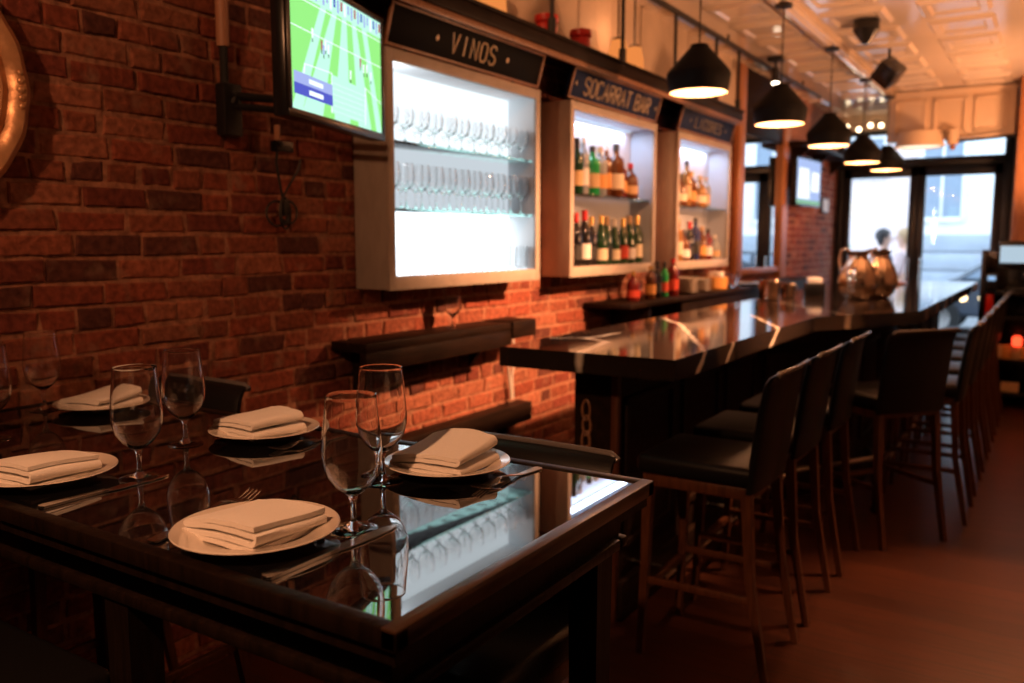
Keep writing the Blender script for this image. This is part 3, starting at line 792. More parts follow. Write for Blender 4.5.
sign('SOCARRAT BAR', 4.07, 5.24, 'navy sign lettered SOCARRAT BAR above the middle cabinet', M['sign_blue'], M['cream_paint'], .090, .054, .022, gs, True)
sign('LICORES', 5.62, 6.74, 'navy sign with faint letters LICORES, farthest of the three signs', M['sign_blue'], M['faint_paint'], .070, .055, .026, gs, True)

# glasses in the lit cabinet
def glass_shape(kind):
    b = BM()
    if kind == 'wine':
        pr = [(.0001, 0), (.032, 0), (.033, .002), (.012, .006), (.0045, .014), (.004, .07), (.008, .078), (.028, .095), (.037, .125), (.036, .155), (.0304, .187), (.030, .19), (.0285, .19), (.0284, .187), (.0335, .155), (.0342, .125), (.0258, .099), (.006, .083), (.0001, .082)]
    elif kind == 'tumbler':
        pr = [(.0001, 0), (.028, 0), (.029, .003), (.0339, .117), (.034, .12), (.0315, .12), (.0313, .117), (.0258, .014), (.0001, .010)]
    else:
        pr = [(.0001, 0), (.030, 0), (.031, .002), (.010, .006), (.005, .014), (.005, .045), (.012, .055), (.033, .075), (.039, .11), (.0363, .147), (.036, .15), (.0343, .15), (.0344, .147), (.0368, .11), (.0305, .079), (.009, .062), (.0001, .058)]
    lathe(b, pr, seg=16); bmesh.ops.remove_doubles(b, verts=b.verts[:], dist=.0004)
    return b
gl = {k: obj({'wine': 'wine_glass', 'tumbler': 'tumbler_glass', 'goblet': 'stemmed_glass'}[k], glass_shape(k), M['crystal'], smooth=60) for k in ('wine', 'tumbler', 'goblet')}
used = set()
def put_glass(k, x, y, z, label, cat, group):
    if k not in used: o = gl[k]; used.add(k)
    else: o = gl[k].copy(); COL.objects.link(o)
    o.location = (x, y, z); tag(o, label, cat, group)
for k, z, nm, sh in (('goblet', 1.9055, 'short stemmed glass', 'top'), ('wine', 1.6325, 'wine glass', 'middle'), ('tumbler', CZ0 + .053, 'straight tumbler', 'bottom')):
    n = 11
    for row, x in ((0, F - .05), (1, F - .115)):
        for i in range(n):
            y = CAB[0][0] + .085 + i * (1.0 / (n - 1)) + (.04 if row else 0) + R.uniform(-.006, .006)
            if y > CAB[0][1] - .075: continue
            put_glass(k, x, y, z, '%s, %s from left, %s row, %s shelf of the lit white cabinet' % (nm, ORD[i], ('front', 'back')[row], sh), 'glass', 'glasses on the %s shelf of the lit cabinet' % sh)

# bottles
BOT = {
 'wine': [(0, 0), (.035, 0), (.037, .004), (.037, .185), (.033, .205), (.017, .235), (.0145, .25), (.0145, .30)],
 'champ': [(0, 0), (.040, 0), (.043, .005), (.043, .16), (.036, .20), (.022, .245), (.0155, .27), (.0155, .31)],
 'liquor': [(0, 0), (.040, 0), (.043, .005), (.043, .175), (.038, .195), (.018, .21), (.0155, .22), (.0155, .265)],
 'squat': [(0, 0), (.048, 0), (.052, .006), (.050, .12), (.035, .15), (.017, .165), (.015, .175), (.015, .215)],
 'tall': [(0, 0), (.034, 0), (.036, .004), (.036, .22), (.028, .24), (.015, .255), (.0135, .265), (.0135, .315)],
}
bcache = {}
def bottle(kind, glass, lab, cap, loc, label, group, s=1):
    key = (kind, glass, lab, cap)
    nm = 'wine_bottle' if kind in ('wine', 'champ') else 'liquor_bottle'
    if key in bcache: return dup(bcache[key], loc, R.uniform(-.4, .4), label, group, (s, s, s))
    t = thing(nm, label, 'bottle', loc, R.uniform(-.4, .4), group); t.scale = (s, s, s)
    pr = BOT[kind]; top = pr[-1]
    b = BM(); lathe(b, pr + [(0, top[1])], seg=20); obj('bottle_body', b, BG[glass], t, smooth=50)
    r = pr[2][0]; z1 = pr[3][1]
    b = BM(); lathe(b, [(r + .0004, z1 * .24), (r + .0009, z1 * .24), (r * (pr[3][0] / r) + .0009, z1 * .68), (pr[3][0] + .0004, z1 * .68)], seg=20, closed=True)
    obj('label_band', b, LB[lab], t, smooth=50, label={'cream': 'cream paper label', 'white': 'white paper label', 'orange': 'orange paper label', 'tan': 'tan paper label', 'redl': 'red paper label', 'black': 'black paper label'}[lab])
    hc = .05 if kind in ('wine', 'champ') else .028
    b = BM(); lathe(b, [(0, top[1] + .004), (top[0] + .002, top[1] + .004), (top[0] + .0022, top[1] - hc), (0, top[1] - hc)], seg=14); obj('cap', b, CP[cap], t, smooth=50)
    bcache[key] = t
    return t
names = {'green': 'dark green', 'bright': 'bright green', 'dark': 'black', 'amber': 'amber', 'gold': 'golden', 'clear': 'clear', 'red': 'red', 'blue': 'dark blue'}
def shelf_row(spec, y0, y1, z, where, group, x0, jit=.012, grow=1):
    n = len(spec)
    for i, (k, g, l, c, s) in enumerate(spec):
        s *= grow
        y = y0 + (y1 - y0) * (i + .5) / n; x = x0 + (.0 if i % 2 else -.0) + R.uniform(-jit, jit)
        bottle(k, g, l, c, (x, y, z), '%s bottle, %s label, %s from left, %s' % (names[g], 'red' if l == 'redl' else l, ORD[i], where), group, s)
xs = F - .075
shelf_row([('wine', 'dark', 'cream', 'tan', 1), ('wine', 'green', 'tan', 'black', .95), ('tall', 'clear', 'white', 'white', .95), ('liquor', 'bright', 'tan', 'black', .98), ('liquor', 'clear', 'orange', 'tan', 1), ('tall', 'amber', 'orange', 'white', .9), ('liquor', 'amber', 'cream', 'black', 1.12), ('liquor', 'red', 'orange', 'red', .85), ('squat', 'amber', 'tan', 'red', .95)],
          4.17, 5.10, 1.7655, 'middle cabinet upper shelf', 'bottles on the upper shelf of the middle cabinet', xs, grow=1.08)
shelf_row([('wine', 'dark', 'cream', 'black', .98), ('wine', 'dark', 'black', 'red', .95), ('wine', 'dark', 'white', 'red', 1), ('wine', 'dark', 'black', 'gold', .9), ('champ', 'green', 'cream', 'gold', .9), ('wine', 'green', 'black', 'tan', .92), ('champ', 'green', 'cream', 'white', .85), ('wine', 'green', 'redl', 'gold', .9), ('champ', 'green', 'white', 'tan', .92), ('wine', 'green', 'cream', 'gold', .96)],
          4.16, 5.24, CZ0 + .0455, 'middle cabinet lower shelf', 'bottles on the lower shelf of the middle cabinet', xs, grow=1.08)
shelf_row([('liquor', 'red', 'cream', 'red', 1.1), ('squat', 'amber', 'cream', 'black', .95), ('tall', 'gold', 'tan', 'black', .95), ('liquor', 'amber', 'orange', 'gold', .9), ('squat', 'gold', 'cream', 'tan', 1), ('liquor', 'clear', 'tan', 'tan', .8)],
          5.71, 6.50, 1.7555, 'farthest cabinet upper shelf', 'bottles on the upper shelf of the farthest cabinet', xs, grow=1.08)
shelf_row([('liquor', 'clear', 'cream', 'white', 1), ('tall', 'gold', 'cream', 'tan', .9), ('squat', 'amber', 'white', 'black', 1), ('wine', 'dark', 'black', 'red', .9), ('tall', 'blue', 'black', 'black', .95), ('liquor', 'amber', 'orange', 'tan', .9), ('liquor', 'red', 'white', 'black', .85), ('squat', 'clear', 'tan', 'white', .85)],
          5.71, 6.73, CZ0 + .0455, 'farthest cabinet lower shelf', 'bottles on the lower shelf of the farthest cabinet', xs, grow=1.08)

# ---------------------------------------------------------------- hanging shelf above the signs
SX = -2.15
t = thing('hanging_shelf', 'dark wooden shelf hung on black rods above the signs', 'shelf', (0, 0, 0))
b = BM(); box(b, W + .016, SX - .02, 2.45, 6.72, 2.462, 2.50, .003); obj('board', b, M['dark_wood'], t)
b = BM(); box(b, SX - .022, SX, 2.45, 6.72, 2.435, 2.512, .008); box(b, SX, SX + .012, 2.45, 6.72, 2.495, 2.512, .005); obj('fascia', b, M['dark_wood'], t)
b = BM(); box(b, SX - .035, SX - .010, 2.46, 6.70, 2.405, 2.437, .008); obj('lower_moulding', b, M['sign_frame'], t, label='brown wooden lower moulding')
for y in (2.62, 3.0, 3.77, 4.58, 5.37, 6.15, 6.66):
    b = BM(); tube(b, [(SX - .03, y, 2.50), (SX - .03, y, 2.59), (SX - .03, y, 2.60), (SX - .03, y, 2.955)], [.022, .022, .012, .012], 10); obj('rod', b, M['black_metal'], t)
b = BM(); box(b, SX - .045, SX - .015, 2.45, 9.3, 2.955, 2.985, .004)
for y in (2.8, 4.6, 6.4, 8.6): tube(b, [(SX - .03, y, 2.985), (SX - .03, y, CEIL - .02)], .01, 8)
obj('top_rail', b, M['black_metal'], t)
def candle(y, label):
    t = thing('red_lidded_jar', label, 'jar', (SX - .12, y, 2.501), 0, 'red jars on the hanging shelf')
    b = BM(); lathe(b, [(0, 0), (.05, 0), (.055, .01), (.055, .085), (.048, .10), (0, .10)], seg=20); obj('jar_body', b, M['red'], t)
    b = BM(); lathe(b, [(0, .10), (.058, .10), (.062, .108), (.06, .135), (.03, .145), (0, .145)], seg=20); obj('lid', b, M['red'], t)
candle(3.87, 'red lidded jar on the hanging shelf, the nearer of the two'); candle(4.24, 'red lidded jar on the hanging shelf, the farther of the two')
def amber(y, label):
    t = thing('amber_hanging_lamp', label, 'lamp', (SX - .14, y, 2.515), 0, 'amber glass lamps above the hanging shelf')
    b = BM(); lathe(b, [(.05, 0), (.062, .01), (.058, .10), (.042, .17), (.036, .172), (.054, .1), (.058, .012)], seg=20, closed=True); obj('glass_shade', b, M['amber_glow'], t)
    b = BM(); tube(b, [(0, 0, .165), (0, 0, CEIL - 2.515 - .03)], .006, 8); lathe(b, [(.0, .16), (.04, .16), (.03, .185), (0, .19)], seg=14); obj('cord', b, M['black_metal'], t)
for y, l in ((3.22, 'leftmost of the four glowing amber lamps above the hanging shelf'), (3.42, 'second from the left of the four amber lamps above the hanging shelf'), (4.75, 'third from the left of the four amber lamps above the hanging shelf'), (4.98, 'amber lamp above the hanging shelf closest to the nearest black pendant')):
    amber(y, l)
shelf_row([('liquor', 'red', 'redl', 'red', .8)], 6.3, 6.5, 2.501, 'the far end of the hanging shelf', 'bottles on the hanging shelf', SX - .12)
shelf_row([('squat', 'red', 'redl', 'red', .8)], 3.0, 3.1, 2.501, 'the near end of the hanging shelf', 'bottles on the hanging shelf', SX - .10)

# ---------------------------------------------------------------- drink ledges under the first cabinet
t = thing('drink_ledge', 'dark wooden ledge on the brick wall under the lit cabinet', 'ledge', (W, 2.46, 0))
b = BM(); box(b, .012, .20, 0, 1.26, 1.062, 1.10, .003); obj('ledge_board', b, M['dark_wood'], t)
b = BM(); box(b, .165, .20, 0, 1.05, .985, 1.062, .003); obj('fascia', b, M['dark_wood'], t)
b = BM(); box(b, .03, .21, 1.05, 1.27, 1.02, 1.105, .004); obj('end_block', b, M['dark_wood'], t)
for y in (.12, .95):
    b = BM(); loft(b, [(.012, y, 1.06), (.16, y, 1.06), (.012, y, .88)], [(.012, y + .03, 1.06), (.16, y + .03, 1.06), (.012, y + .03, .88)]); obj('bracket', b, M['dark_wood'], t)
t = thing('lower_rail', 'dark low rail on the brick wall below the ledge', 'ledge', (W, 2.7, 0))
b = BM(); box(b, .012, .10, 0, 1.17, .54, .64, .004); obj('rail_board', b, M['dark_wood'], t)
b = BM(); box(b, .012, .06, .3, .34, .40, .545, .004); obj('support', b, M['dark_wood'], t)
b = BM(); box(b, .012, .06, .95, .99, .40, .545, .004); obj('support', b, M['dark_wood'], t)
o = gl['goblet'].copy(); COL.objects.link(o); o.location = (W + .10, 3.16, 1.1005)
tag(o, 'single clear stemmed glass standing on the dark ledge', 'glass')
b = BM(); tube(b, [(W + .03, 3.78, 1.02), (W + .035, 3.80, .9), (W + .03, 3.775, .78), (W + .028, 3.79, .66)], .008, 8); tube(b, [(W + .03, 3.70, 1.02), (W + .03, 3.74, .85), (W + .028, 3.775, .66)], .007, 8)
tag(obj('wall_cable', b, M['wax']), 'pale loose cable hanging on the bricks under the ledge', 'cable')

# ---------------------------------------------------------------- back bar shelf and what stands on it
t = thing('back_bar_shelf', 'dark back bar shelf along the wall behind the bar', 'shelf', (W, 4.62, 0))
b = BM(); box(b, .012, .33, .0, 4.6, 1.095, 1.125, .004); obj('shelf_board', b, M['dark_wood'], t)
for y in (.4, 1.6, 3.1, 4.4):
    b = BM(); box(b, .012, .28, y - .02, y + .02, .95, 1.095, .003); obj('bracket', b, M['dark_wood'], t)
b = BM(); box(b, .012, 0.30, .9, 4.5, .12, 1.094, .003); obj('under_cupboard', b, M['dark_wood'], t)
BBZ = 1.1255
shelf_row([('squat', 'red', 'redl', 'gold', .85)], 4.82, 5.0, BBZ, 'the back bar shelf under the middle cabinet', 'small bottles on the back bar shelf', W + .22)
shelf_row([('liquor', 'amber', 'orange', 'gold', .8), ('wine', 'dark', 'black', 'black', .8), ('wine', 'bright', 'redl', 'black', .78), ('liquor', 'red', 'redl', 'red', .95)], 5.06, 5.62, BBZ, 'the back bar shelf beside the plate stacks', 'small bottles on the back bar shelf', W + .22)
pm = None
for s, (yy, n) in enumerate(((5.80, 7), (6.06, 6))):
    for k in range(n):
        if pm is None:
            b = BM(); lathe(b, [(0, .003), (.06, .003), (.098, .013), (.10, .0155), (.097, .0145), (.06, 0), (0, 0)], seg=32); pm = obj('side_plate', b, M['ceramic']); o = pm
        else: o = pm.copy(); COL.objects.link(o)
        o.location = (W + .21, yy, BBZ + k * .0165)
        tag(o, 'cream side plate, %s from the bottom of the %s stack on the back bar' % (ORD[k], ('left', 'right')[s]), 'plate', 'side plates stacked on the back bar')
t = thing('orange_tub', 'orange tub filled with small white packets on the back bar', 'tub', (W + .22, 6.42, BBZ))
b = BM(); lathe(b, [(0, 0), (.075, 0), (.085, .01), (.09, .10), (.084, .10), (.078, .012), (0, .012)], seg=24); obj('tub_body', b, LB['orange'], t)
b = BM()
for k in range(14):
    a_ = R.uniform(0, 6.28); r_ = R.uniform(0, .06); Mx = Matrix.Translation((r_ * math.cos(a_), r_ * math.sin(a_), .10 + R.uniform(0, .02))) @ Matrix.Rotation(R.uniform(0, 3), 4, 'Z') @ Matrix.Rotation(R.uniform(-.8, .8), 4, 'X')
    box(b, -.014, .014, -.003, .003, -.025, .025, .001, rot=Mx)
pk = obj('packets', b, M['wax'], t); pk['kind'] = 'stuff'
for k, (yy, xx) in enumerate(((6.66, .2), (6.80, .24), (6.94, .2))):
    o = gl['tumbler'].copy(); COL.objects.link(o); o.location = (W + xx, yy, BBZ)
    tag(o, '%s clear tumbler right of the orange tub on the back bar' % ORD[k], 'glass', 'tumblers on the back bar')
b = BM(); lathe(b, [(0, 0), (.09, 0), (.16, .018), (.165, .022), (.158, .02), (.09, .006), (0, .006)], seg=32); o = obj('serving_dish', b, M['ceramic']); o.location = (W + .20, 7.2, BBZ)
tag(o, 'wide pale serving dish on the back bar below the mirror', 'dish')
def pot(loc, label, s, group):
    t = thing('metal_canister', label, 'canister', loc, R.uniform(0, 6), group); t.scale = (s, s, s)
    b = BM(); lathe(b, [(0, 0), (.06, 0), (.066, .006), (.07, .13), (.074, .135), (.07, .137), (.064, .012), (0, .012)], seg=28); obj('canister_body', b, M['bronze'], t)
    b = BM(); tube(b, [(.068, 0, .11), (.105, 0, .11), (.105, 0, .04), (.067, 0, .04)], .007, 8); obj('handle', b, M['bronze'], t)
    return t
pot((-1.64, 5.80, BZ), 'copper coloured metal canister on the bar, left of the pitchers', 1, 'metal canisters on the bar')
pot((-1.60, 6.12, BZ), 'smaller copper coloured metal canister nearer the pitchers', .75, 'metal canisters on the bar')
t = thing('bar_caddy', 'black bar caddy with napkins beside the copper canisters', 'caddy', (-1.52, 6.55, BZ), .3)
b = BM(); box(b, -.07, .07, -.11, .11, 0, .09, .006); obj('caddy_box', b, M['black_plastic'], t)
b = BM()
for k in range(5): box(b, -.05, .05, -.08 + k * .035, -.06 + k * .035, .09, .13, .003)
obj('napkins', b, M['linen'], t)
t = thing('bottle_tray', 'white folded towel on a tray at the far end of the bar', 'tray', (-1.35, 8.7, BZ), .1)
b = BM(); box(b, -.16, .16, -.22, .22, 0, .018, .006); obj('tray', b, M['orange_wood'], t)
b = BM(); box(b, -.10, .10, -.15, .15, .018, .045, .01); obj('towel', b, M['linen'], t)
o = gl['wine'].copy(); COL.objects.link(o); o.location = (-1.25, 8.2, BZ); tag(o, 'lone wine glass standing on the far end of the bar', 'glass')

# ---------------------------------------------------------------- television by the lit cabinet
def pitch_screen(bm_list, w, h): pass
def make_tv(name, label, loc, rz, w, h, screen_fn, tilt=0):
    t = thing(name, label, 'television', loc, rz)        # local: x right along screen, screen faces -y, z up from bottom edge
    Rt = Matrix.Rotation(tilt, 4, 'X')
    b = BM(); bz = .018
    box(b, -w / 2, w / 2, .004, .05, 0, h, .006, rot=Rt)
    for (x0, x1, z0, z1) in ((-w / 2, w / 2, 0, bz * 1.4), (-w / 2, w / 2, h - bz, h), (-w / 2, -w / 2 + bz, bz, h - bz), (w / 2 - bz, w / 2, bz, h - bz)):
        box(b, x0, x1, -.006, .006, z0, z1, .002, rot=Rt)
    obj('casing', b, M['black_plastic'], t)
    screen_fn(t, -w / 2 + bz, w / 2 - bz, bz * 1.4, h - bz, Rt)
    return t
def q(b, pts, y, Rt, mi, slots):
    f = b.faces.new([b.verts.new(Rt @ Vector((x, y, z))) for x, z in pts]); f.material_index = mi
def football(t, x0, x1, z0, z1, Rt):
    ms = [emis('screen_green', (.30, .82, .22), 1.15), emis('screen_pale_green', (.50, .90, .72), 1.2), emis('screen_white', (.85, .95, 1), 1.25), emis('screen_blue', (.10, .12, .62), 1.0), emis('screen_pale_blue', (.42, .50, .92), 1.0), emis('screen_red', (.55, .10, .15), .9), emis('screen_dark', (.05, .10, .08), .6)]
    b = BM(); w = x1 - x0; h = z1 - z0
    P = lambda u, v: (x0 + u * w, z0 + v * h)
    def poly(pts, mi, lv): q(b, [P(u, v) for u, v in pts], -.0012 - lv * .0004, Rt, mi, ms)
    poly([(0, 0), (1, 0), (1, 1), (0, 1)], 0, 0)
    # mown stripes fanning down the pitch
    for (a0, a1, c0, c1) in ((-.02, .10, .30, .36), (.10, .30, .42, .47), (.42, .60, .53, .58), (.70, .86, .64, .69), (.93, 1.0, .76, .82)):
        poly([(max(0, a0), 0), (a1, 0), (c1, .86), (c0, .86)], 1, 1)
    poly([(0, .86), (1, .86), (1, 1), (0, 1)], 1, 2)
    for k in range(26):
        u = (k + .3) / 26; poly([(u, .88 + .03 * (k % 2)), (u + .022, .88 + .03 * (k % 2)), (u + .022, .985), (u, .985)], (4, 3, 2, 5)[(k * 7) % 4] if k % 3 else 4, 3)
    def line(u0, v0, u1, v1, th=.008):
        poly([(u0, v0 - th), (u1, v1 - th), (u1, v1 + th), (u0, v0 + th)], 2, 3)
    line(0, .62, 1, .60, .004); line(.12, .36, .40, .37, .004); line(.78, .36, 1, .27, .004)
    line(0, .84, 1, .83, .004)
    for u0, v0, u1, v1 in ((.10, .20, .125, .36), (.385, .05, .395, .37), (.775, .03, .785, .36)):
        poly([(u0, v0), (u0 + .012, v0), (u1 + .012, v1), (u1, v1)], 2, 3)
    poly([(.40, .05), (.775, .04), (.775, .34), (.40, .36)], 1, 4)
    for k in range(6): poly([(.40, .07 + .045 * k), (.775, .06 + .045 * k), (.775, .063 + .045 * k), (.40, .073 + .045 * k)], 2, 5)
    for u, v, m_ in ((.20, .58, 2), (.29, .52, 5), (.33, .53, 2), (.36, .51, 2), (.60, .38, 2), (.72, .52, 5), (.76, .48, 2), (.80, .49, 2), (.31, .49, 4), (.85, .44, 2)):
        poly([(u, v), (u + .014, v), (u + .018, v + .075), (u - .002, v + .075)], m_, 6); poly([(u + .002, v - .03), (u + .012, v - .03), (u + .012, v), (u + .002, v)], 6, 6)
    for v0, m_ in ((.115, 3), (.20, 4)):
        poly([(.02, v0), (.40, v0 - .012), (.40, v0 + .075), (.02, v0 + .085)], m_, 7)
        poly([(.16, v0 + .018), (.30, v0 + .014), (.30, v0 + .050), (.16, v0 + .054)], 2, 8)
    obj('screen', b, ms, t, smooth=0, label='bright football pitch picture')
cx, cyy = -1.985, 2.075
dirv = Vector((-2.10 + 1.89, 2.41 - 1.73, 0)); rz = math.atan2(dirv.y, dirv.x)
tv = make_tv('wall_television', 'television showing a green football pitch, angled out from the wall', (cx, cyy, 1.858), rz, .665, .425, football)
b = BM(); inv = tv.matrix_basis.inverted()
def A(x, y, z): return inv @ Vector((x, y, z))
tube(b, [A(W + .05, 1.985, 1.96), A(W + .05, 2.0, 2.0)], .02); tube(b, [A(W + .05, 1.98, 1.99), A(W + .16, 2.20, 1.99), A(-2.05, 2.12, 1.99)], .014); tube(b, [A(W + .05, 1.98, 1.955), A(W + .16, 2.20, 1.955), A(-2.05, 2.12, 1.955)], .012)
obj('mount_arm', b, M['black_metal'], tv)
b = BM(); 
for v in (0,):
    box(b, W + .01, W + .06, 1.945, 2.02, 1.855, 2.03, .006)
bmesh.ops.transform(b, matrix=inv, verts=b.verts[:]); obj('wall_bracket', b, M['black_metal'], tv)
b = BM(); box(b, .012, .10, .05, .085, .10, .35, .004); obj('rear_plate', b, M['black_plastic'], tv)
# cable coil under the television
b = BM()
pts = [(W + .06, 2.17, 1.84), (W + .045, 2.175, 1.78), (W + .035, 2.20, 1.70), (W + .035, 2.21, 1.66)]
tube(b, pts, .005, 6)
tube(b, [(W + .06, 2.28, 1.80), (W + .05, 2.275, 1.76), (W + .035, 2.24, 1.70), (W + .035, 2.215, 1.665)], .004, 6)
for k, (c, ry, rzz) in enumerate((((2.185, 1.60), .05, .045), ((2.22, 1.60), .025, .055), ((2.235, 1.605), .04, .04), ((2.21, 1.61), .02, .05))):
    tube(b, [(W + .03 + .004 * k, c[0] + ry * math.cos(2 * PI * n / 24), c[1] + rzz * math.sin(2 * PI * n / 24)) for n in range(24)], .0045, 6, closed=True)
box(b, W + .022, W + .05, 2.203, 2.22, 1.59, 1.65, .004)
tag(obj('hanging_cable', b, M['cable']), 'black cable coiled and tied on the brick wall below the television', 'cable')
t = thing('power_adapter', 'small black adapter hanging under the left end of the television', 'adapter', (W + .05, 2.19, 1.80))
b = BM(); box(b, -.02, .02, -.03, .05, .02, .06, .005); obj('adapter_case', b, M['black_plastic'], t)
b = BM(); box(b, -.01, .012, -.018, -.005, .06, .115, .003); obj('plug', b, M['conduit'], t, label='tan plug')
t = thing('wall_conduit', 'vertical pipe running up the bricks left of the television', 'pipe', (W + .035, 1.968, 0))
b = BM(); tube(b, [(0, 0, 2.15), (0, 0, CEIL - .03)], .022, 12); obj('pipe', b, M['conduit'], t, label='reddish painted pipe')
b = BM(); tube(b, [(0, 0, 2.03), (0, 0, 2.16)], .014, 10); obj('cable_end', b, M['cable'], t)

# gilt oval mirror at the left edge
t = thing('round_mirror', 'gilt framed round mirror cut by the left edge of the photo', 'mirror', (W, .945, 1.905))
b = BM(); ny_, nz_ = .315, .312
n = 72; prof = [(-.05, .0), (-.05, .02), (-.035, .045), (-.015, .035), (.0, .055), (.02, .06), (.038, .045), (.045, .02), (.05, 0)]
rings = []
for k in range(n):
    a_ = 2 * PI * k / n; c_, s_ = math.cos(a_), math.sin(a_); bd = .004 * math.cos(18 * a_)
    rings.append([b.verts.new((.012 + d_ + (bd if d_ > .04 else 0), (ny_ + o_) * c_, (nz_ + o_) * s_)) for o_, d_ in prof])
for k in range(n):
    A_, B_ = rings[k], rings[(k + 1) % n]
    for i in range(len(prof) - 1): b.faces.new((A_[i], A_[i + 1], B_[i + 1], B_[i]))
obj('gilt_frame', b, M['gilt'], t, smooth=50)
b = BM(); vs = [b.verts.new((.028, (ny_ - .045) * math.cos(2 * PI * k / n), (nz_ - .045) * math.sin(2 * PI * k / n))) for k in range(n)]
v2 = [b.verts.new((.012, v.co.y, v.co.z)) for v in vs]; b.faces.new(vs); b.faces.new(v2[::-1])
for k in range(n): b.faces.new((vs[k], v2[k], v2[(k + 1) % n], vs[(k + 1) % n]))
obj('mirror_glass', b, M['mirror'], t, smooth=20)
for a_ in (0, PI):
    b = BM(); cy_ = (ny_ + .01) * math.cos(a_)
    for k in range(-2, 3): sphere(b, (.065, cy_, k * .022), .014 - abs(k) * .002, 10, 6)
    obj('ornament', b, M['gilt'], t)

# ---------------------------------------------------------------- tall framed wall mirror, posts, far television, shelf, notice
t = thing('tall_wall_mirror', 'tall wood framed mirror on the brick wall beyond the cabinets', 'mirror', (W, 8.2, 0))
b = BM(); box(b, .010, .06, -.82, -.64, .9, CEIL - .03, .004); obj('post', b, M['orange_wood'], t)
b = BM(); box(b, .010, .06, .60, .82, .9, CEIL - .03, .004); obj('post', b, M['orange_wood'], t)
b = BM(); box(b, .010, .05, -.64, .60, 1.19, 1.245, .004); obj('sill', b, M['orange_wood'], t)
b = BM(); box(b, .010, .045, -.64, .60, 2.46, CEIL - .03, .004); obj('header_panel', b, M['dark_wood'], t, label='dark wooden panel above the mirror')
b = BM(); box(b, .010, .022, -.64, .60, 1.245, 2.46); obj('mirror_glass', b, M['mirror'], t)
def news(t, x0, x1, z0, z1, Rt):
    ms = [emis('far_screen_blue', (.45, .58, .95), 1.0), emis('far_screen_white', (.9, .95, 1), 1.3), emis('far_screen_green', (.35, .7, .45), .8)]
    b = BM(); w = x1 - x0; h = z1 - z0
    def poly(pts, mi, lv): q(b, [(x0 + u * w, z0 + v * h) for u, v in pts], -.0012 - lv * .0004, Rt, mi, ms)
    poly([(0, 0), (1, 0), (1, 1), (0, 1)], 0, 0); poly([(.05, .12), (.55, .12), (.5, .8), (.1, .8)], 1, 1); poly([(.6, .3), (.95, .3), (.95, .75), (.62, .75)], 1, 1); poly([(0, 0), (1, 0), (1, .09), (0, .09)], 2, 1)
    obj('screen', b, ms, t, smooth=0)
tv2 = make_tv('far_television', 'smaller looking television high on the wall past the tall mirror', (W + .18, 9.35, 1.86), PI / 2 - .05, .86, .50, news)
b = BM(); tube(b, [(0, .04, .25), (0, .17, .25)], .03, 10); box(b, -.09, .09, .05, .065, .15, .35, .003); obj('mount_arm', b, M['black_metal'], tv2)
t = thing('high_wall_shelf', 'dark high shelf over the far television', 'shelf', (W, 8.95, 2.46))
b = BM(); box(b, .010, .26, 0, 2.45, 0, .045, .004); obj('shelf_board', b, M['dark_wood'], t)
for y in (.3, 1.2, 2.1):
    b = BM(); loft(b, [(.012, y, 0), (.2, y, 0), (.012, y, -.16)], [(.012, y + .03, 0), (.2, y + .03, 0), (.012, y + .03, -.16)]); obj('bracket', b, M['dark_wood'], t)
t = thing('framed_notice', 'small framed white notice on the brick pier by the entrance', 'notice', (W + .010, 10.85, 1.83))
b = BM(); box(b, 0, .018, -.17, .17, 0, .19, .004); obj('frame', b, M['black_metal'], t)
b = BM(); box(b, .016, .0195, -.15, .15, .02, .17); obj('paper', b, M['wax'], t)

# ---------------------------------------------------------------- pendants
def make_pendant(label, loc):
    t = thing('pendant_lamp', label, 'pendant lamp', loc, 0, 'black pendant lamps over the bar')
    seg = 60
    def pleat(r, z, an):
        k = max(0, min(1, (z - .03) / .05)) * max(0, min(1, (.20 - z) / .05))
        return r * (1 + .022 * k * math.cos(5 * an))
    b = BM()
    out = [(.150, .0), (.154, .008), (.163, .05), (.168, .090), (.160, .108), (.125, .150), (.088, .192), (.062, .222), (.052, .232), (.046, .248), (.0, .250)]
    rings = []
    for r, z in out:
        if r == 0: rings.append([b.verts.new((0, 0, z))])
        else: rings.append([b.verts.new((pleat(r, z, 2 * PI * k / seg) * math.cos(2 * PI * k / seg), pleat(r, z, 2 * PI * k / seg) * math.sin(2 * PI * k / seg), z)) for k in range(seg)])
    for A_, B_ in zip(rings[:-1], rings[1:]):
        for k in range(seg):
            k2 = (k + 1) % seg
            b.faces.new((A_[k], A_[k2], B_[k2], B_[k]) if len(B_) > 1 else (A_[k], A_[k2], B_[0]))
    obj('lamp_shade', b, M['pendant_out'], t, smooth=50)
    b = BM(); lathe(b, [(.150, .0005), (.151, .012), (.158, .05), (.160, .085), (.152, .103), (.118, .145), (.078, .19), (.0, .21)], seg=seg); obj('shade_lining', b, M['pendant_in'], t, smooth=60, label='glowing cream inside of the shade')
    b = BM(); sphere(b, (0, 0, .085), .035, 16, 10); lathe(b, [(0, .12), (.016, .12), (.02, .14), (.02, .195), (0, .195)], seg=12); obj('bulb', b, M['bulb'], t)
    b = BM(); tube(b, [(0, 0, .24), (0, 0, CEIL - loc[2] - .03)], .0045, 8); obj('cord', b, M['black_metal'], t)
    b = BM(); lathe(b, [(0, CEIL - loc[2] - .022), (.05, CEIL - loc[2] - .022), (.055, CEIL - loc[2] - .045), (.02, CEIL - loc[2] - .052), (0, CEIL - loc[2] - .052)], seg=20); obj('ceiling_rose', b, M['black_metal'], t)
    return t
PEND = [(-1.675, 4.46, 2.285), (-1.555, 5.60, 2.24), (-1.565, 7.02, 2.235), (-1.57, 8.38, 2.21), (-1.555, 9.58, 2.225)]
pn = make_pendant('black pleated pendant lamp, largest and nearest of the row over the bar', PEND[0])
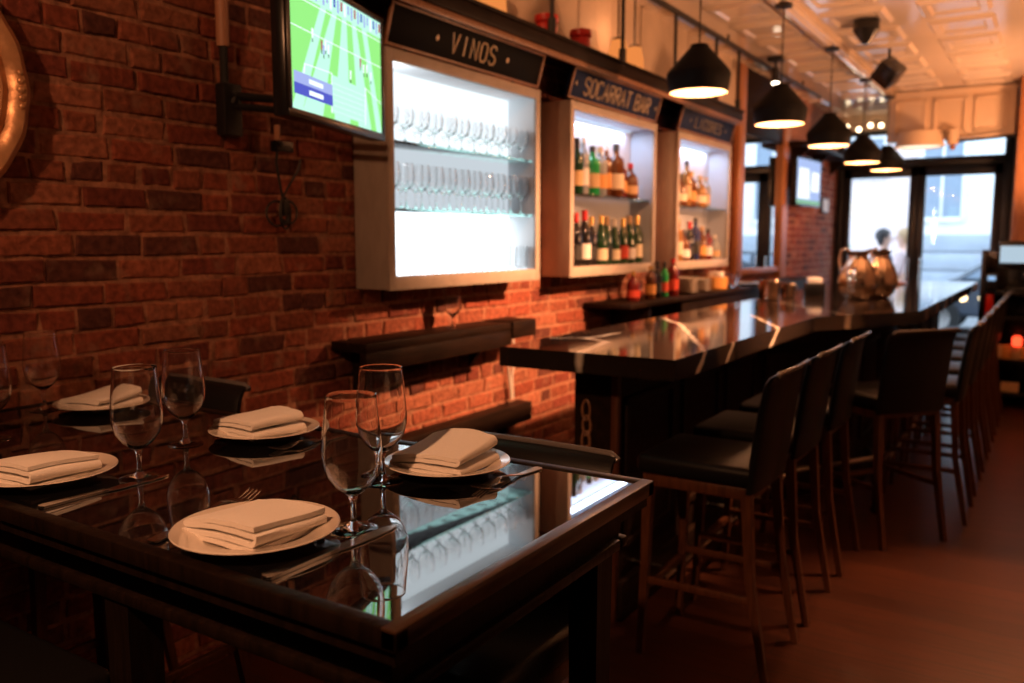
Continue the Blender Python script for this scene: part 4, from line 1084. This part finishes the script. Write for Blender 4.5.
for k in range(1, 5):
    dup(pn, (PEND[k][0], PEND[k][1], PEND[k][2]), .6 * k, '%s black pendant lamp from the camera in the row over the bar' % ORD[k])
def lamp(kind, loc, e, col, size=.05, rot=None, spot=None, blend=.4, name='lamp_light'):
    d = bpy.data.lights.new(name, kind); d.energy = e; d.color = col
    if kind in ('POINT', 'SPOT'): d.shadow_soft_size = size
    if kind == 'AREA': d.size = size
    if spot: d.spot_size = spot; d.spot_blend = blend
    o = bpy.data.objects.new(name, d); COL.objects.link(o); o.location = loc
    if rot is not None: o.rotation_euler = Vector(rot).to_track_quat('-Z', 'Y').to_euler()
    return o
WARM = (1, .43, .195)
for x, y, z in PEND: lamp('POINT', (x, y, z + .03), 11, WARM, .03, name='pendant_light')

# ceiling fittings
t = thing('ceiling_speaker', 'black cone shaped speaker hanging from the tin ceiling', 'speaker', (-1.24, 6.55, CEIL - .008))
b = BM(); lathe(b, [(0, 0), (.085, 0), (.088, -.02), (.09, -.07), (.03, -.155), (.022, -.165), (0, -.165)], seg=24); obj('speaker_body', b, M['black_plastic'], t)
b = BM(); lathe(b, [(0, .0), (.09, .0), (.09, -.012), (0, -.012)], seg=24); obj('ceiling_plate', b, M['black_metal'], t)
t = thing('cube_speaker', 'black cube speaker tilted on a bracket under the tin ceiling', 'speaker', (-1.245, 7.55, CEIL - .008))
Mx = Matrix.Translation((0, 0, -.20)) @ Matrix.Rotation(.75, 4, 'Y') @ Matrix.Rotation(.5, 4, 'X')
b = BM(); box(b, -.085, .085, -.085, .085, -.085, .085, .008, rot=Mx); obj('speaker_body', b, M['black_plastic'], t)
b = BM(); tube(b, [(0, 0, 0), (0, 0, -.16)], .012, 8)
for k in range(4): tube(b, [(-.12, -.03 + .02 * k, -.10), (-.04, -.03 + .02 * k, -.16)], .005, 6)
obj('bracket', b, M['black_metal'], t)
t = thing('ceiling_spotlight', 'small lit black spotlight hanging from the ceiling behind the second pendant', 'spotlight', (-2.12, 7.45, CEIL - .008))
b = BM(); box(b, -.06, .06, -.06, .06, -.035, 0, .004); tube(b, [(0, 0, -.03), (0, 0, -.10)], .012, 8); obj('base', b, M['black_metal'], t)
b = BM(); tube(b, [(0, 0, -.09), (.005, -.01, -.21)], [.03, .036], 14); obj('lamp_head', b, M['black_metal'], t)
b = BM(); sphere(b, (.006, -.012, -.215), .03, 14, 8, (1, 1, .5)); obj('bulb', b, emis('spot_bulb', (1, .82, .6), 12), t)
t = thing('cream_hanging_lamp', 'wide cream shaded lamp hanging in front of the entrance soffit', 'lamp', (-1.26, 9.62, 2.44))
b = BM(); lathe(b, [(.23, 0), (.235, .006), (.20, .10), (.19, .15), (.185, .15), (.195, .1), (.228, .008)], seg=36, closed=True); lathe(b, [(0, .145), (.188, .145), (.188, .15), (0, .15)], seg=36); obj('lamp_shade', b, M['soffit'], t)
b = BM(); lathe(b, [(0, .012), (.215, .012), (.215, .018), (0, .018)], seg=36); obj('diffuser', b, emis('lamp_diffuser', (1, .80, .58), 1.6), t, label='white glowing diffuser')
b = BM(); tube(b, [(0, 0, .15), (0, 0, CEIL - 2.44 - .03)], .006, 8); obj('cord', b, M['soffit'], t)
t = thing('ceiling_sensor', 'small cream fitting with a ball under the entrance soffit', 'sensor', (-.98, 9.82, 2.42))
b = BM(); lathe(b, [(0, .05), (.05, .05), (.058, .06), (.058, .2), (0, .2)], seg=20); obj('housing', b, M['soffit'], t)
b = BM(); sphere(b, (0, 0, .025), .03, 14, 8); obj('ball', b, M['orange_wood'], t)
b = BM(); box(b, -.03, .03, .04, .075, .08, .16); obj('bracket', b, M['soffit'], t)
b = BM(); tube(b, [(-.95, 9.80, 2.50), (-.6, 9.78, 2.515), (-.41, 9.75, 2.525)], .014, 8)
tag(obj('thin_pipe', b, M['black_metal']), 'thin dark pipe running from the soffit to the right hand post', 'pipe')
t = thing('string_lights', 'string of warm bulbs above the left entrance door', 'string lights', (-2.35, 11.2, 2.86))
b = BM(); tube(b, [(0, 0, .08), (.2, 0, .03), (.4, 0, .08), (.6, 0, .02), (.75, 0, .09)], .005, 6); obj('wire', b, M['cable'], t)
for x, z in ((.06, .03), (.2, -.01), (.33, .03), (.45, .02), (.6, -.03), (.7, .03)):
    b = BM(); sphere(b, (x, 0, z), .028, 12, 8); obj('bulb', b, emis('string_bulb', (1, .75, .45), 8) if 'string_bulb' not in bpy.data.materials else bpy.data.materials['string_bulb'], t)

# ---------------------------------------------------------------- service station at the right edge
t = thing('service_station', 'black service station with open shelves at the right edge', 'cabinet', (-.36, 9.0, 0))
b = BM()
box(b, -.22, -.19, -.3, .3, 0, 1.36, .004); box(b, .30, .33, -.3, .3, 0, 1.05, .004); box(b, -.19, .30, .27, .30, 0, 1.05, .004)
obj('carcass', b, M['black_plastic'], t)
b = BM(); box(b, -.22, .45, .302, .33, 0, 1.40, .004); obj('back_panel', b, M['black_plastic'], t)
for z in (.12, .42, .80, 1.02):
    b = BM(); box(b, -.19, .30, -.29, .27, z, z + .03, .003); obj('shelf', b, M['black_plastic'], t)
b = BM(); box(b, -.235, -.185, -.1, .1, 1.02, 1.42, .005); obj('side_screen', b, M['black_plastic'], t)
t = thing('till_monitor', 'till with a white lit screen on the service station', 'till', (-.28, 8.85, 1.051))
b = BM(); box(b, -.10, .22, -.03, .12, 0, .03, .005); box(b, .02, .08, .03, .07, .03, .2, .004); obj('stand', b, M['black_plastic'], t)
b = BM(); box(b, -.18, .24, -.01, .03, .19, .45, .006); obj('casing', b, M['black_plastic'], t)
b = BM(); box(b, -.165, .225, -.013, -.009, .255, .405); obj('screen', b, emis('till_screen', (.62, .80, .95), .75), t)
t = thing('card_reader', 'small card reader with a pale blue display below the till', 'card reader', (-.49, 8.70, 1.051))
b = BM(); box(b, -.05, .05, -.02, .05, 0, .16, .006); obj('casing', b, M['black_plastic'], t)
b = BM(); box(b, -.03, .03, -.0225, -.0195, .10, .14); obj('display', b, emis('reader_display', (.4, .65, 1), .8), t)
for k in range(6):
    o = obj('takeaway_box', (lambda b: (box(b, -.035, .035, -.05, .05, 0, .12, .004), b)[1])(BM()), LB['tan'] if k % 2 else LB['orange'])
    o.location = (-.49 + .075 * k, 8.78, .4505)
    tag(o, '%s tan carton from the left on the service station shelf' % ORD[k], 'carton', 'cartons on the service station')
o = obj('red_lantern', (lambda b: (lathe(b, [(0, 0), (.03, 0), (.04, .02), (.04, .07), (.025, .09), (0, .09)], seg=16), b)[1])(BM()), emis('red_lamp', (1, .06, .02), 3)); o.location = (-.27, 8.735, .571 + .0)
o.location = (-.265, 8.735, .5710)
tag(o, 'small glowing red light among the cartons of the service station', 'light')
o = obj('paper_stack', (lambda b: (box(b, -.07, .07, -.06, .06, 0, .08, .003), b)[1])(BM()), LB['tan']); o.location = (-.30, 8.80, .1505)
tag(o, 'tan paper stack on the lowest shelf of the service station', 'paper')
o = obj('red_menu_box', (lambda b: (box(b, -.03, .03, -.07, .07, 0, .22, .004), b)[1])(BM()), M['red']); o.location = (-.50, 8.78, .8305)
tag(o, 'dark red box on the upper shelf of the service station', 'box')

# ---------------------------------------------------------------- street outside
b = BM(); box(b, -14, 14, 11.62, 40, -.20, -.06); struct('street_ground', b, mat('asphalt', (.20, .21, .22), .8, var=.2, vscale=10))
b = BM(); box(b, -14, 14, 11.62, 14.2, -.07, -.02, .01); struct('sidewalk_trim_4', b, mat('pavement', (.45, .45, .46), .8, var=.1, vscale=6)).name = 'trim_4'
mb = mat('pale_stone', (.78, .77, .76), .8, var=.05, vscale=2); mw = mat('street_window_glass', (.22, .28, .36), .1); mg = mat('grey_stone', (.36, .40, .46), .7, var=.1, vscale=3)
def building(name, label, x0, x1, y, h, m, wins, base=True):
    t = thing(name, label, 'building', ((x0 + x1) / 2, y, -.06)); hw = (x1 - x0) / 2; c = (x0 + x1) / 2
    b = BM(); box(b, -hw, hw, 0, 3, 0, h); box(b, -hw, hw, -.12, 0, h - .5, h - .2, .02); obj('wall', b, m, t)
    if base:
        b = BM()
        for k in range(4): box(b, -hw, hw, -.14, 0, .05 + .42 * k, .05 + .42 * k + .40, .02)
        obj('stone_base', b, mg, t)
    for (a0, a1, z0, z1, mm) in wins:
        b = BM()
        for (u0, u1, v0, v1) in ((a0 - .1, a0, z0 - .1, z1 + .1), (a1, a1 + .1, z0 - .1, z1 + .1), (a0, a1, z1, z1 + .1), (a0, a1, z0 - .12, z0), ((a0 + a1) / 2 - .03, (a0 + a1) / 2 + .03, z0, z1), (a0, a1, (z0 + z1) / 2 - .03, (z0 + z1) / 2 + .03)):
            box(b, u0 - c, u1 - c, -.08, .01, v0, v1, .005)
        wd = obj('window', b, mb, t); b = BM(); box(b, a0 - c, a1 - c, -.03, -.01, z0, z1); obj('pane', b, mm, wd)
    return t
lit = emis('lit_window', (1, .50, .20), .9)
building('street_building', 'pale stone building across the street with one lit window', -2.9, 4.0, 22, 9, mb, [(-2.75, -1.95, 2.1, 4.6, mw), (-.95, -.35, 2.0, 3.05, lit), (-.95, .2, 3.35, 5.2, mw), (.9, 1.8, 2.1, 4.6, mw)])
building('street_building', 'pink rendered building across the street, left half of the view', -10, -3.0, 23, 9, mat('pink_render', (.80, .66, .64), .8), [(-4.6, -3.8, 3.2, 5.0, mw), (-6.2, -5.4, 3.2, 5.0, mw), (-7.8, -7.0, 3.2, 5.0, mw)], False)
# globe street lamp
t = thing('street_lamp', 'white globe street lamp outside the left entrance door', 'street lamp', (-3.55, 17.5, -.06))
b = BM(); tube(b, [(0, 0, 0), (0, 0, .3), (0, 0, 2.0)], [.07, .04, .035], 12); obj('post', b, M['black_metal'], t)
b = BM(); sphere(b, (0, 0, 2.18), .19, 20, 12); obj('globe', b, emis('lamp_globe', (1, 1, 1), 1.3), t)
# shrub
t = thing('potted_shrub', 'bushy green shrub in a pot out on the pavement', 'shrub', (-2.98, 14.6, -.02))
b = BM(); lathe(b, [(0, 0), (.2, 0), (.26, .45), (.22, .45), (.2, .4), (0, .4)], seg=20); obj('pot', b, M['black_plastic'], t)
b = BM()
for k in range(420):
    v = Vector((R.gauss(0, 1), R.gauss(0, 1), R.gauss(0, 1))); v.normalize(); v *= R.uniform(.15, .42)
    c = Vector((v.x, v.y, .95 + v.z * 1.35)); e1 = Vector((R.gauss(0, 1), R.gauss(0, 1), R.gauss(0, 1))).normalized(); e2 = e1.orthogonal().normalized()
    b.faces.new([b.verts.new(c + e1 * .07), b.verts.new(c + e2 * .025), b.verts.new(c - e1 * .07), b.verts.new(c - e2 * .025)])
obj('foliage', b, mat('shrub_leaf', (.10, .22, .10), .6), t)
b = BM(); tube(b, [(0, 0, .35), (.02, 0, .7), (0, .02, 1.0)], .02, 8); obj('stem', b, M['orange_wood'], t)
# parked car
t = thing('parked_car', 'dark grey car with lit headlamps parked across the pavement', 'car', (-.25, 16.2, -.06))
b = BM()
side = [(-2.1, .35), (-2.15, .6), (-2.05, .78), (-1.2, .92), (-.55, 1.36), (.7, 1.40), (1.5, .98), (2.05, .92), (2.15, .6), (2.1, .35)]
va = [b.verts.new((x, -.85 + (.12 if z > 1.1 else 0), z)) for x, z in side]; vb = [b.verts.new((x, .85 - (.12 if z > 1.1 else 0), z)) for x, z in side]
b.faces.new(va); b.faces.new(vb[::-1])
for k in range(len(side)): b.faces.new((va[k], vb[k], vb[(k + 1) % len(side)], va[(k + 1) % len(side)]))
bmesh.ops.recalc_face_normals(b, faces=b.faces[:])
bmesh.ops.bevel(b, geom=b.edges[:], offset=.05, segments=3, affect='EDGES')
obj('car_body', b, mat('car_paint', (.05, .065, .09), .2, coat=1), t)
b = BM()
for pts in ([(-1.0, .97), (-.5, 1.30), (.05, 1.32), (.05, .97)], [(.12, .97), (.12, 1.32), (.62, 1.33), (1.25, .97)]):
    b.faces.new([b.verts.new((x, -.86 + (z - .9) * .26, z)) for x, z in pts])
obj('side_windows', b, mw, t, smooth=0)
for x in (-1.35, 1.35):
    for y in (-.78, .78):
        b = BM(); tube(b, [(x, y - .1, .32), (x, y + .1, .32)], .32, 28); w_ = obj('wheel', b, M['cable'], t)
        b = BM(); tube(b, [(x, y - .11, .32), (x, y + .11, .32)], .19, 20); obj('hub', b, M['steel'], w_)
for x in (-1.0, -.72, -.5):
    b = BM(); sphere(b, (x, -.88, .66), .06, 12, 8, (1, .5, 1)); obj('lamp', b, emis('car_lamp', (1, .75, .4), 6) if 'car_lamp' not in bpy.data.materials else bpy.data.materials['car_lamp'], t)

# pedestrians
SKIN = mat('skin', (.55, .33, .25), .55)
def person(label, loc, rz, top, trouser, hair, h=1.68, step=.16):
    t = thing('person', label, 'person', loc, rz)
    s = h / 1.75
    def skin(name, chain, m, extra=None):
        me = bpy.data.meshes.new(name); V = []; E = []
        for ch in chain:
            pr = None
            for p_, r_ in ch:
                key = tuple(p_)
                idx = next((i for i, (a_, _) in enumerate(V) if a_ == key), None)
                if idx is None: V.append((key, r_)); idx = len(V) - 1
                if pr is not None: E.append((pr, idx))
                pr = idx
        me.from_pydata([Vector(v) * s for v, _ in V], E, [])
        o = bpy.data.objects.new(name, me); COL.objects.link(o)
        md = o.modifiers.new('s', 'SKIN'); o.modifiers.new('u', 'SUBSURF').levels = 2
        for i, (_, r_) in enumerate(V):
            rr = r_ if isinstance(r_, tuple) else (r_, r_)
            me.skin_vertices[0].data[i].radius = (rr[0] * s, rr[1] * s)
        me.skin_vertices[0].data[0].use_root = True
        dg = bpy.context.evaluated_depsgraph_get(); nm = bpy.data.meshes.new_from_object(o.evaluated_get(dg))
        bpy.data.objects.remove(o); nm.materials.clear(); nm.materials.append(m); nm.shade_smooth()
        o2 = bpy.data.objects.new(name, nm); COL.objects.link(o2); o2.parent = t
        return o2
    pel = ((0, 0, .95), (.15, .11)); ch = ((0, 0, 1.22), (.165, .12)); nk = ((0, -.01, 1.47), .06)
    # body: trunk, legs, arms, neck, head in one surface
    head = [((0, -.01, 1.54), .06), ((0, -.02, 1.62), (.078, .095)), ((0, -.015, 1.70), (.07, .085)), ((0, -.01, 1.745), (.04, .05))]
    chains = [[pel, ch, ((0, 0, 1.40), (.14, .085)), nk] + head]
    for sx, st in ((-1, step), (1, -step)):
        chains.append([pel, ((sx * .10, 0, .90), .10), ((sx * .10, -st * .6, .50), .062), ((sx * .10, -st * .6 + abs(st) * .3, .09), .042), ((sx * .10, -st * .6 - .12 + abs(st) * .3, .035), .036)])
        chains.append([((0, 0, 1.40), (.14, .085)), ((sx * .19, 0, 1.38), .062), ((sx * .235, st * .4, 1.12), .045), ((sx * .22, -.08 + st * .4, .88), .034), ((sx * .215, -.12 + st * .4, .80), .03), ((sx * .21, -.13 + st * .4, .72), .018)])
    skin('body', chains, SKIN)
    jk = [[((0, .0, .80), (.185, .14)), ((0, 0, .95), (.185, .14)), ((0, 0, 1.22), (.195, .148)), ((0, 0, 1.40), (.165, .11)), ((0, 0, 1.46), (.08, .075))]]
    for sx, st in ((-1, step), (1, -step)):
        jk.append([((0, 0, 1.40), (.165, .11)), ((sx * .20, 0, 1.38), .08), ((sx * .24, st * .4, 1.12), .062), ((sx * .225, -.07 + st * .4, .90), .05)])
    skin('coat', jk, top)
    tr = [[((0, 0, .93), (.165, .125)), ((0, 0, .86), (.16, .12))]]
    for sx, st in ((-1, step), (1, -step)):
        tr.append([((0, 0, .86), (.16, .12)), ((sx * .10, 0, .82), .105), ((sx * .10, -st * .6, .50), .078), ((sx * .10, -st * .6 + abs(st) * .3, .12), .06)])
    skin('trousers', tr, trouser)
    b = BM(); sphere(b, (0, .012 * s, 1.685 * s), .105 * s, 18, 12, (.92, 1.08, 1.02))
    for v in list(b.verts):
        if v.co.y < -.055 * s and v.co.z < 1.70 * s: v.co.y = -.055 * s
        if v.co.z < 1.60 * s: v.co.z -= .05 * s
    obj('hair', b, hair, t, smooth=60)
    b = BM()
    for sx in (-1, 1): sphere(b, (sx * .032 * s, -.105 * s, 1.645 * s), .011 * s, 8, 6)
    obj('eyes', b, M['black_plastic'], t)
    b = BM(); sphere(b, (0, -.118 * s, 1.612 * s), .016 * s, 10, 8, (.8, 1, 1.3)); 
    for sx in (-1, 1): sphere(b, (sx * .083 * s, -.01 * s, 1.63 * s), .022 * s, 8, 6, (.4, .8, 1.3))
    obj('nose_and_ears', b, SKIN, t)
    b = BM(); sphere(b, (0, -.108 * s, 1.573 * s), .02 * s, 10, 6, (1.2, .4, .3)); obj('mouth', b, M['red'], t)
    return t
navy = mat('navy_coat', (.05, .07, .13), .8); pale = mat('pale_pink_coat', (.62, .48, .48), .8); jean = mat('denim', (.06, .08, .13), .8); brown = mat('brown_coat', (.10, .06, .045), .8); hd = mat('dark_hair', (.02, .018, .02), .5); hl = mat('fair_hair', (.4, .26, .14), .5)
person('person with dark hair in a navy coat walking past the entrance', (-2.08, 12.9, -.02), 1.9, navy, jean, hd, 1.66)
person('person in a pale pink coat out on the pavement right of the navy coat', (-1.98, 14.0, -.02), -1.6, pale, jean, hl, 1.68)
person('person in a pale coat by the left jamb of the entrance', (-2.75, 13.2, -.02), -1.2, pale, brown, hl, 1.62)

# ---------------------------------------------------------------- light
wd = bpy.data.worlds.new('dusk_sky'); SC.world = wd; wd.use_nodes = True
bg = wd.node_tree.nodes['Background']; bg.inputs['Color'].default_value = (.62, .80, 1, 1); bg.inputs['Strength'].default_value = 4
def spot(loc, target, e, ang, size=.05, col=WARM, blend=.5, name='unseen_spot_light'):
    d = Vector(target) - Vector(loc); return lamp('SPOT', loc, e, col, size, rot=d, spot=math.radians(ang), blend=blend, name=name)
spot((-.30, 4.2, 2.42), (-2.45, 3.8, .50), 760, 64, blend=.9)
spot((-.35, 6.3, 2.42), (-2.45, 5.9, .75), 380, 58, blend=.9)  # unseen spot added to brighten plates and bottles on the back bar
spot((-.85, -.55, 2.75), (-1.25, 1.1, 1.04), 200, 46, blend=.7)
spot((-1.15, -.75, 2.75), (-2.45, 1.6, 2.15), 90, 60, blend=.8)  # unseen spot added to lift the left part of the brick wall
spot((.5, 4.9, 2.95), (-.15, 3.75, 0), 420, 32, blend=.7)
spot((.35, 5.2, 1.75), (-.2, 5.4, 3.05), 200, 160, .12, blend=.3, name='ceiling_fill_spot')  # unseen upward spot added to brighten the tin ceiling
spot((.25, 8.4, 1.75), (-.3, 8.4, 3.05), 170, 160, .12, blend=.3, name='ceiling_fill_spot')  # second added upward spot, for the far ceiling
lamp('POINT', (.9, 2.6, 2.3), 5, WARM, .3, name='room_fill_light')  # unseen point light added as weak general fill
for y in (3.32, 4.86): lamp('POINT', (SX - .14, y, 2.78), 2, WARM, .12, name='amber_lamp_light')
for y0_, y1_ in CAB[1:]:
    o = lamp('AREA', (W + .06, (y0_ + y1_) / 2, CZ1 - .057), 3.6, (.62, .78, 1), .05, rot=(0, 0, -1), name='cabinet_light')
    o.data.shape = 'RECTANGLE'; o.data.size = .9; o.data.size_y = .05; o.rotation_euler = (0, 0, PI / 2)
o = lamp('AREA', (F - .03, CAB[0][0] + .045, (CZ0 + CZ1) / 2), 5, (.85, .94, 1), .05, name='cabinet_light')  # added fill at the front inner corner, whitens the far side lining
o.data.shape = 'RECTANGLE'; o.data.size = .75; o.data.size_y = .02; o.matrix_world = Matrix.Translation(o.location) @ Vector((-.05, 1, 0)).to_track_quat('-Z', 'Y').to_matrix().to_4x4() @ Matrix.Rotation(PI / 2, 4, 'Z')

# ---------------------------------------------------------------- camera
cam = bpy.data.cameras.new('camera'); co = bpy.data.objects.new('camera', cam); COL.objects.link(co)
f_px = 850.0; u, v = 1060.0, 241.0
pitch = math.atan((341.5 - v) / f_px)
d = Vector(((u - 512) / f_px, -(v - 341.5) / f_px, -1)).normalized()
Zc = Vector((0, math.cos(pitch), math.sin(pitch))); Yc = (d - Zc * d.dot(Zc)).normalized(); Xc = Yc.cross(Zc)
Rm = Matrix((Xc, Yc, Zc))          # camera axes to world
co.matrix_world = Matrix.Translation((0, 0, 1.5)) @ Rm.to_4x4()
cam.sensor_width = 36; cam.lens = f_px / 1024 * 36; cam.clip_start = .05
cam.dof.use_dof = True; cam.dof.focus_distance = 1.6; cam.dof.aperture_fstop = 2.9
SC.camera = co
SC.view_settings.view_transform = 'Standard'; SC.view_settings.look = 'None'; SC.view_settings.gamma = 1; SC.view_settings.exposure = 0
SC.view_settings.use_curve_mapping = False
SC.cycles.use_denoising = True
SC.cycles.max_bounces = 14; SC.cycles.transparent_max_bounces = 16; SC.cycles.transmission_bounces = 14
SC.cycles.caustics_reflective = False; SC.cycles.caustics_refractive = False
SC.cycles.sample_clamp_indirect = 6
